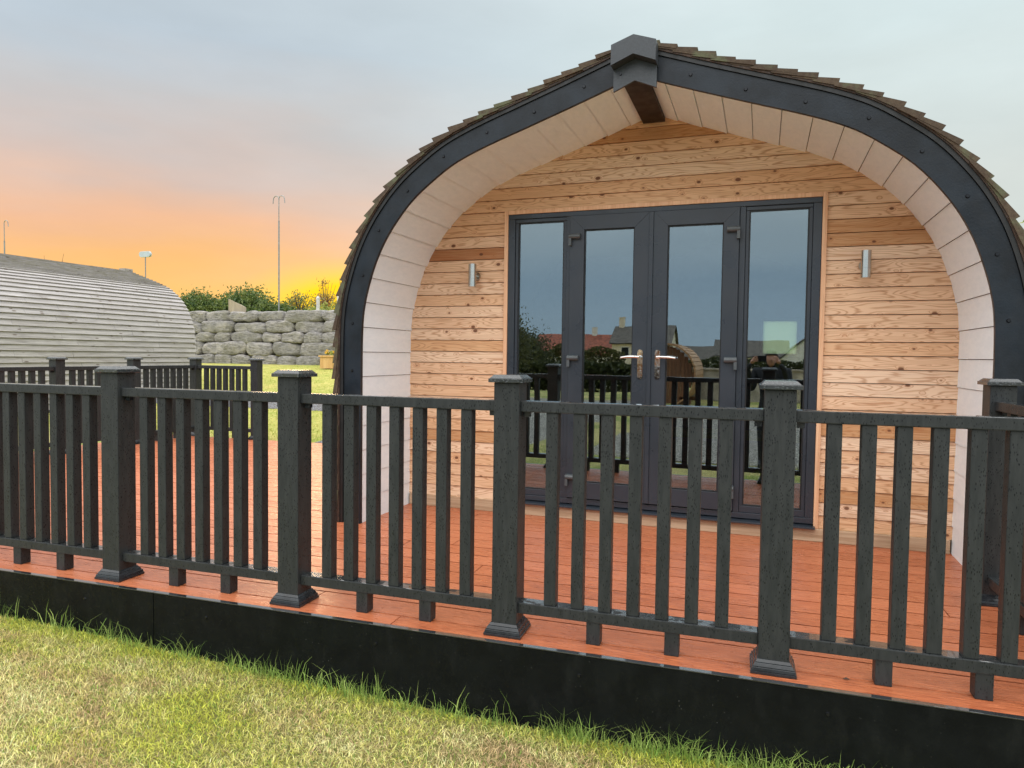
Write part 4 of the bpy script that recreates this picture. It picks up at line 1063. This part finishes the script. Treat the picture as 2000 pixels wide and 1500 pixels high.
# turf
Nb = 210000
px = rng.uniform(-5.2, .9, Nb*2); py = rng.uniform(1.0, 2.9, Nb*2)
lim = 1.45+(px+2.6)*.36
ok = (py < fasc_y(px)-.012) & (py > lim-.15); px = px[ok][:Nb]; py = py[ok][:Nb]
ex = rng.uniform(-9, 5, 110000); ey = rng.uniform(-.9, 2.95, 110000); ok = (ey < fasc_y(ex)-.012) & ~((ey > 1.3+(ex+2.6)*.36) & (ex > -5.2) & (ex < .9)); px = np.append(px, ex[ok]); py = np.append(py, ey[ok])
n1 = lawncol(px, py); gr = np.clip(.56+n1*.85+rng.normal(0, .27, len(px)), 0, 1)
edge = np.clip(1-(fasc_y(px)-py)/.16, 0, 1); gr = np.clip(gr-.9*edge, 0, 1)
straw = np.array([.98, .86, .42]); green = np.array([.64, .66, .11]); dgreen = np.array([.24, .38, .07]); tan_ = np.array([.62, .44, .26])
col = green[None]*(1-gr[:, None])+straw[None]*gr[:, None]
n2 = np.array([noise.noise(Vector((a*2.3+9, b*3.6, 7.7)))+.6*noise.noise(Vector((a*8, b*8, 4.4))) for a, b in zip(px, py)])
tn = np.clip((n2-.12)*2.2+rng.normal(0, .15, len(px)), 0, .75)*np.clip(gr*1.6, 0, 1); col = col*(1-tn[:, None])+np.array([.66, .46, .27])[None]*tn[:, None]
k = rng.random(len(px)); col = np.where((k < .14)[:, None], dgreen[None], col); col = np.where(((k > .88) & (gr > .5))[:, None], tan_[None], col)
col = col*rng.uniform(.55, 1.25, (len(px), 1)); col = np.clip(col, 0, .95)
hb = rng.uniform(.010, .033, len(px)); col = np.clip(col*(.45+.78*(hb[:, None]-.010)/.023), 0, .97)  # shorter blades coloured darker: painted shade deep in the turf, and dead thatch
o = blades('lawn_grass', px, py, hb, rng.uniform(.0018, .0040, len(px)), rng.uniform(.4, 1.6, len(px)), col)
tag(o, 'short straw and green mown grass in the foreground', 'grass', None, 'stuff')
# long uncut grass against the skirting
cx_ = []; cy_ = []; hh_ = []
for k in range(70):
    u_ = rng.uniform(-5.2, 1.4)
    for j in range(rng.integers(1, 4)):
        xx = u_+rng.normal()*.03; cx_.append(xx); cy_.append(fasc_y(xx)-abs(rng.normal())*.03-.01); hh_.append(rng.uniform(.11, .18))
for k in range(430):
    u_ = rng.uniform(-5.2, 1.4); n_ = rng.integers(3, 20); dens = noise.noise(Vector((u_*1.9, 2.2, .3)))
    if dens < -.1 and rng.random() < .8: continue
    hs = rng.uniform(.045, .12)*(1.0+.5*max(0, dens))
    for j in range(n_):
        xx = u_+rng.normal()*.04; cx_.append(xx); cy_.append(fasc_y(xx)-abs(rng.normal())*.028-.008); hh_.append(hs*rng.uniform(.5, 1.25))
px = np.array(cx_); py = np.array(cy_); hh_ = np.array(hh_)
k2 = 1800; qx = rng.uniform(-5.2, 1.4, k2); px = np.append(px, qx); py = np.append(py, np.array([fasc_y(a) for a in qx])-np.abs(rng.normal(0, .045, k2))-.006); hh_ = np.append(hh_, rng.uniform(.02, .045, k2))
g_ = rng.random(len(px)); col = np.array([.24, .42, .08])[None]*(1-g_[:, None])+np.array([.50, .62, .18])[None]*g_[:, None]
o = blades('edge_grass', px, py, hh_, rng.uniform(.0018, .0036, len(px)), rng.uniform(.1, 1.15, len(px)), col*rng.uniform(.5, 1.2, (len(px), 1)))
tag(o, 'long uncut green grass tufts along the foot of the black skirting', 'grass', None, 'stuff')
# coarser grass on the far lawn
nf = 60000; px = rng.uniform(-16, -2.9, nf); py = 8.25+rng.uniform(0, 1, nf)**1.4*13.2
ok = ~((py > 11.05) & (py < 12.45)) & ~((px > -5.95) & (py < 9.35)) & ~((px < -12.4) & (py < 13.1)); px, py = px[ok], py[ok]
g_ = np.clip(.5+lawncol(px*.4, py*.4)+rng.normal(0, .2, len(px)), 0, 1)
col = np.array([.36, .44, .08])[None]*(1-g_[:, None])+np.array([.62, .55, .19])[None]*g_[:, None]
o = blades('far_lawn_grass', px, py, rng.uniform(.02, .05, len(px)), rng.uniform(.006, .012, len(px)), rng.uniform(.4, 1.3, len(px)), col*rng.uniform(.75, 1.15, (len(px), 1)))
tag(o, 'mown yellow green grass between the deck and the boulder wall', 'grass', None, 'stuff')
# fallen leaf on the deck
m = MB(); m.poly([(-.012, 0, 0), (0, .008, .004), (.013, 0, .002), (0, -.007, .004)]); m.poly([(.013, 0, -.0005), (0, .008, .0035), (-.012, 0, -.0005), (0, -.007, .0035)][::-1])
o = m.build('fallen_leaf', M_BARK, None, tuple(DO+U*.42+NV*.12+Vector((0, 0, .002)))); tag(o, 'tiny dark dead leaf lying on the front deck board', 'leaf')
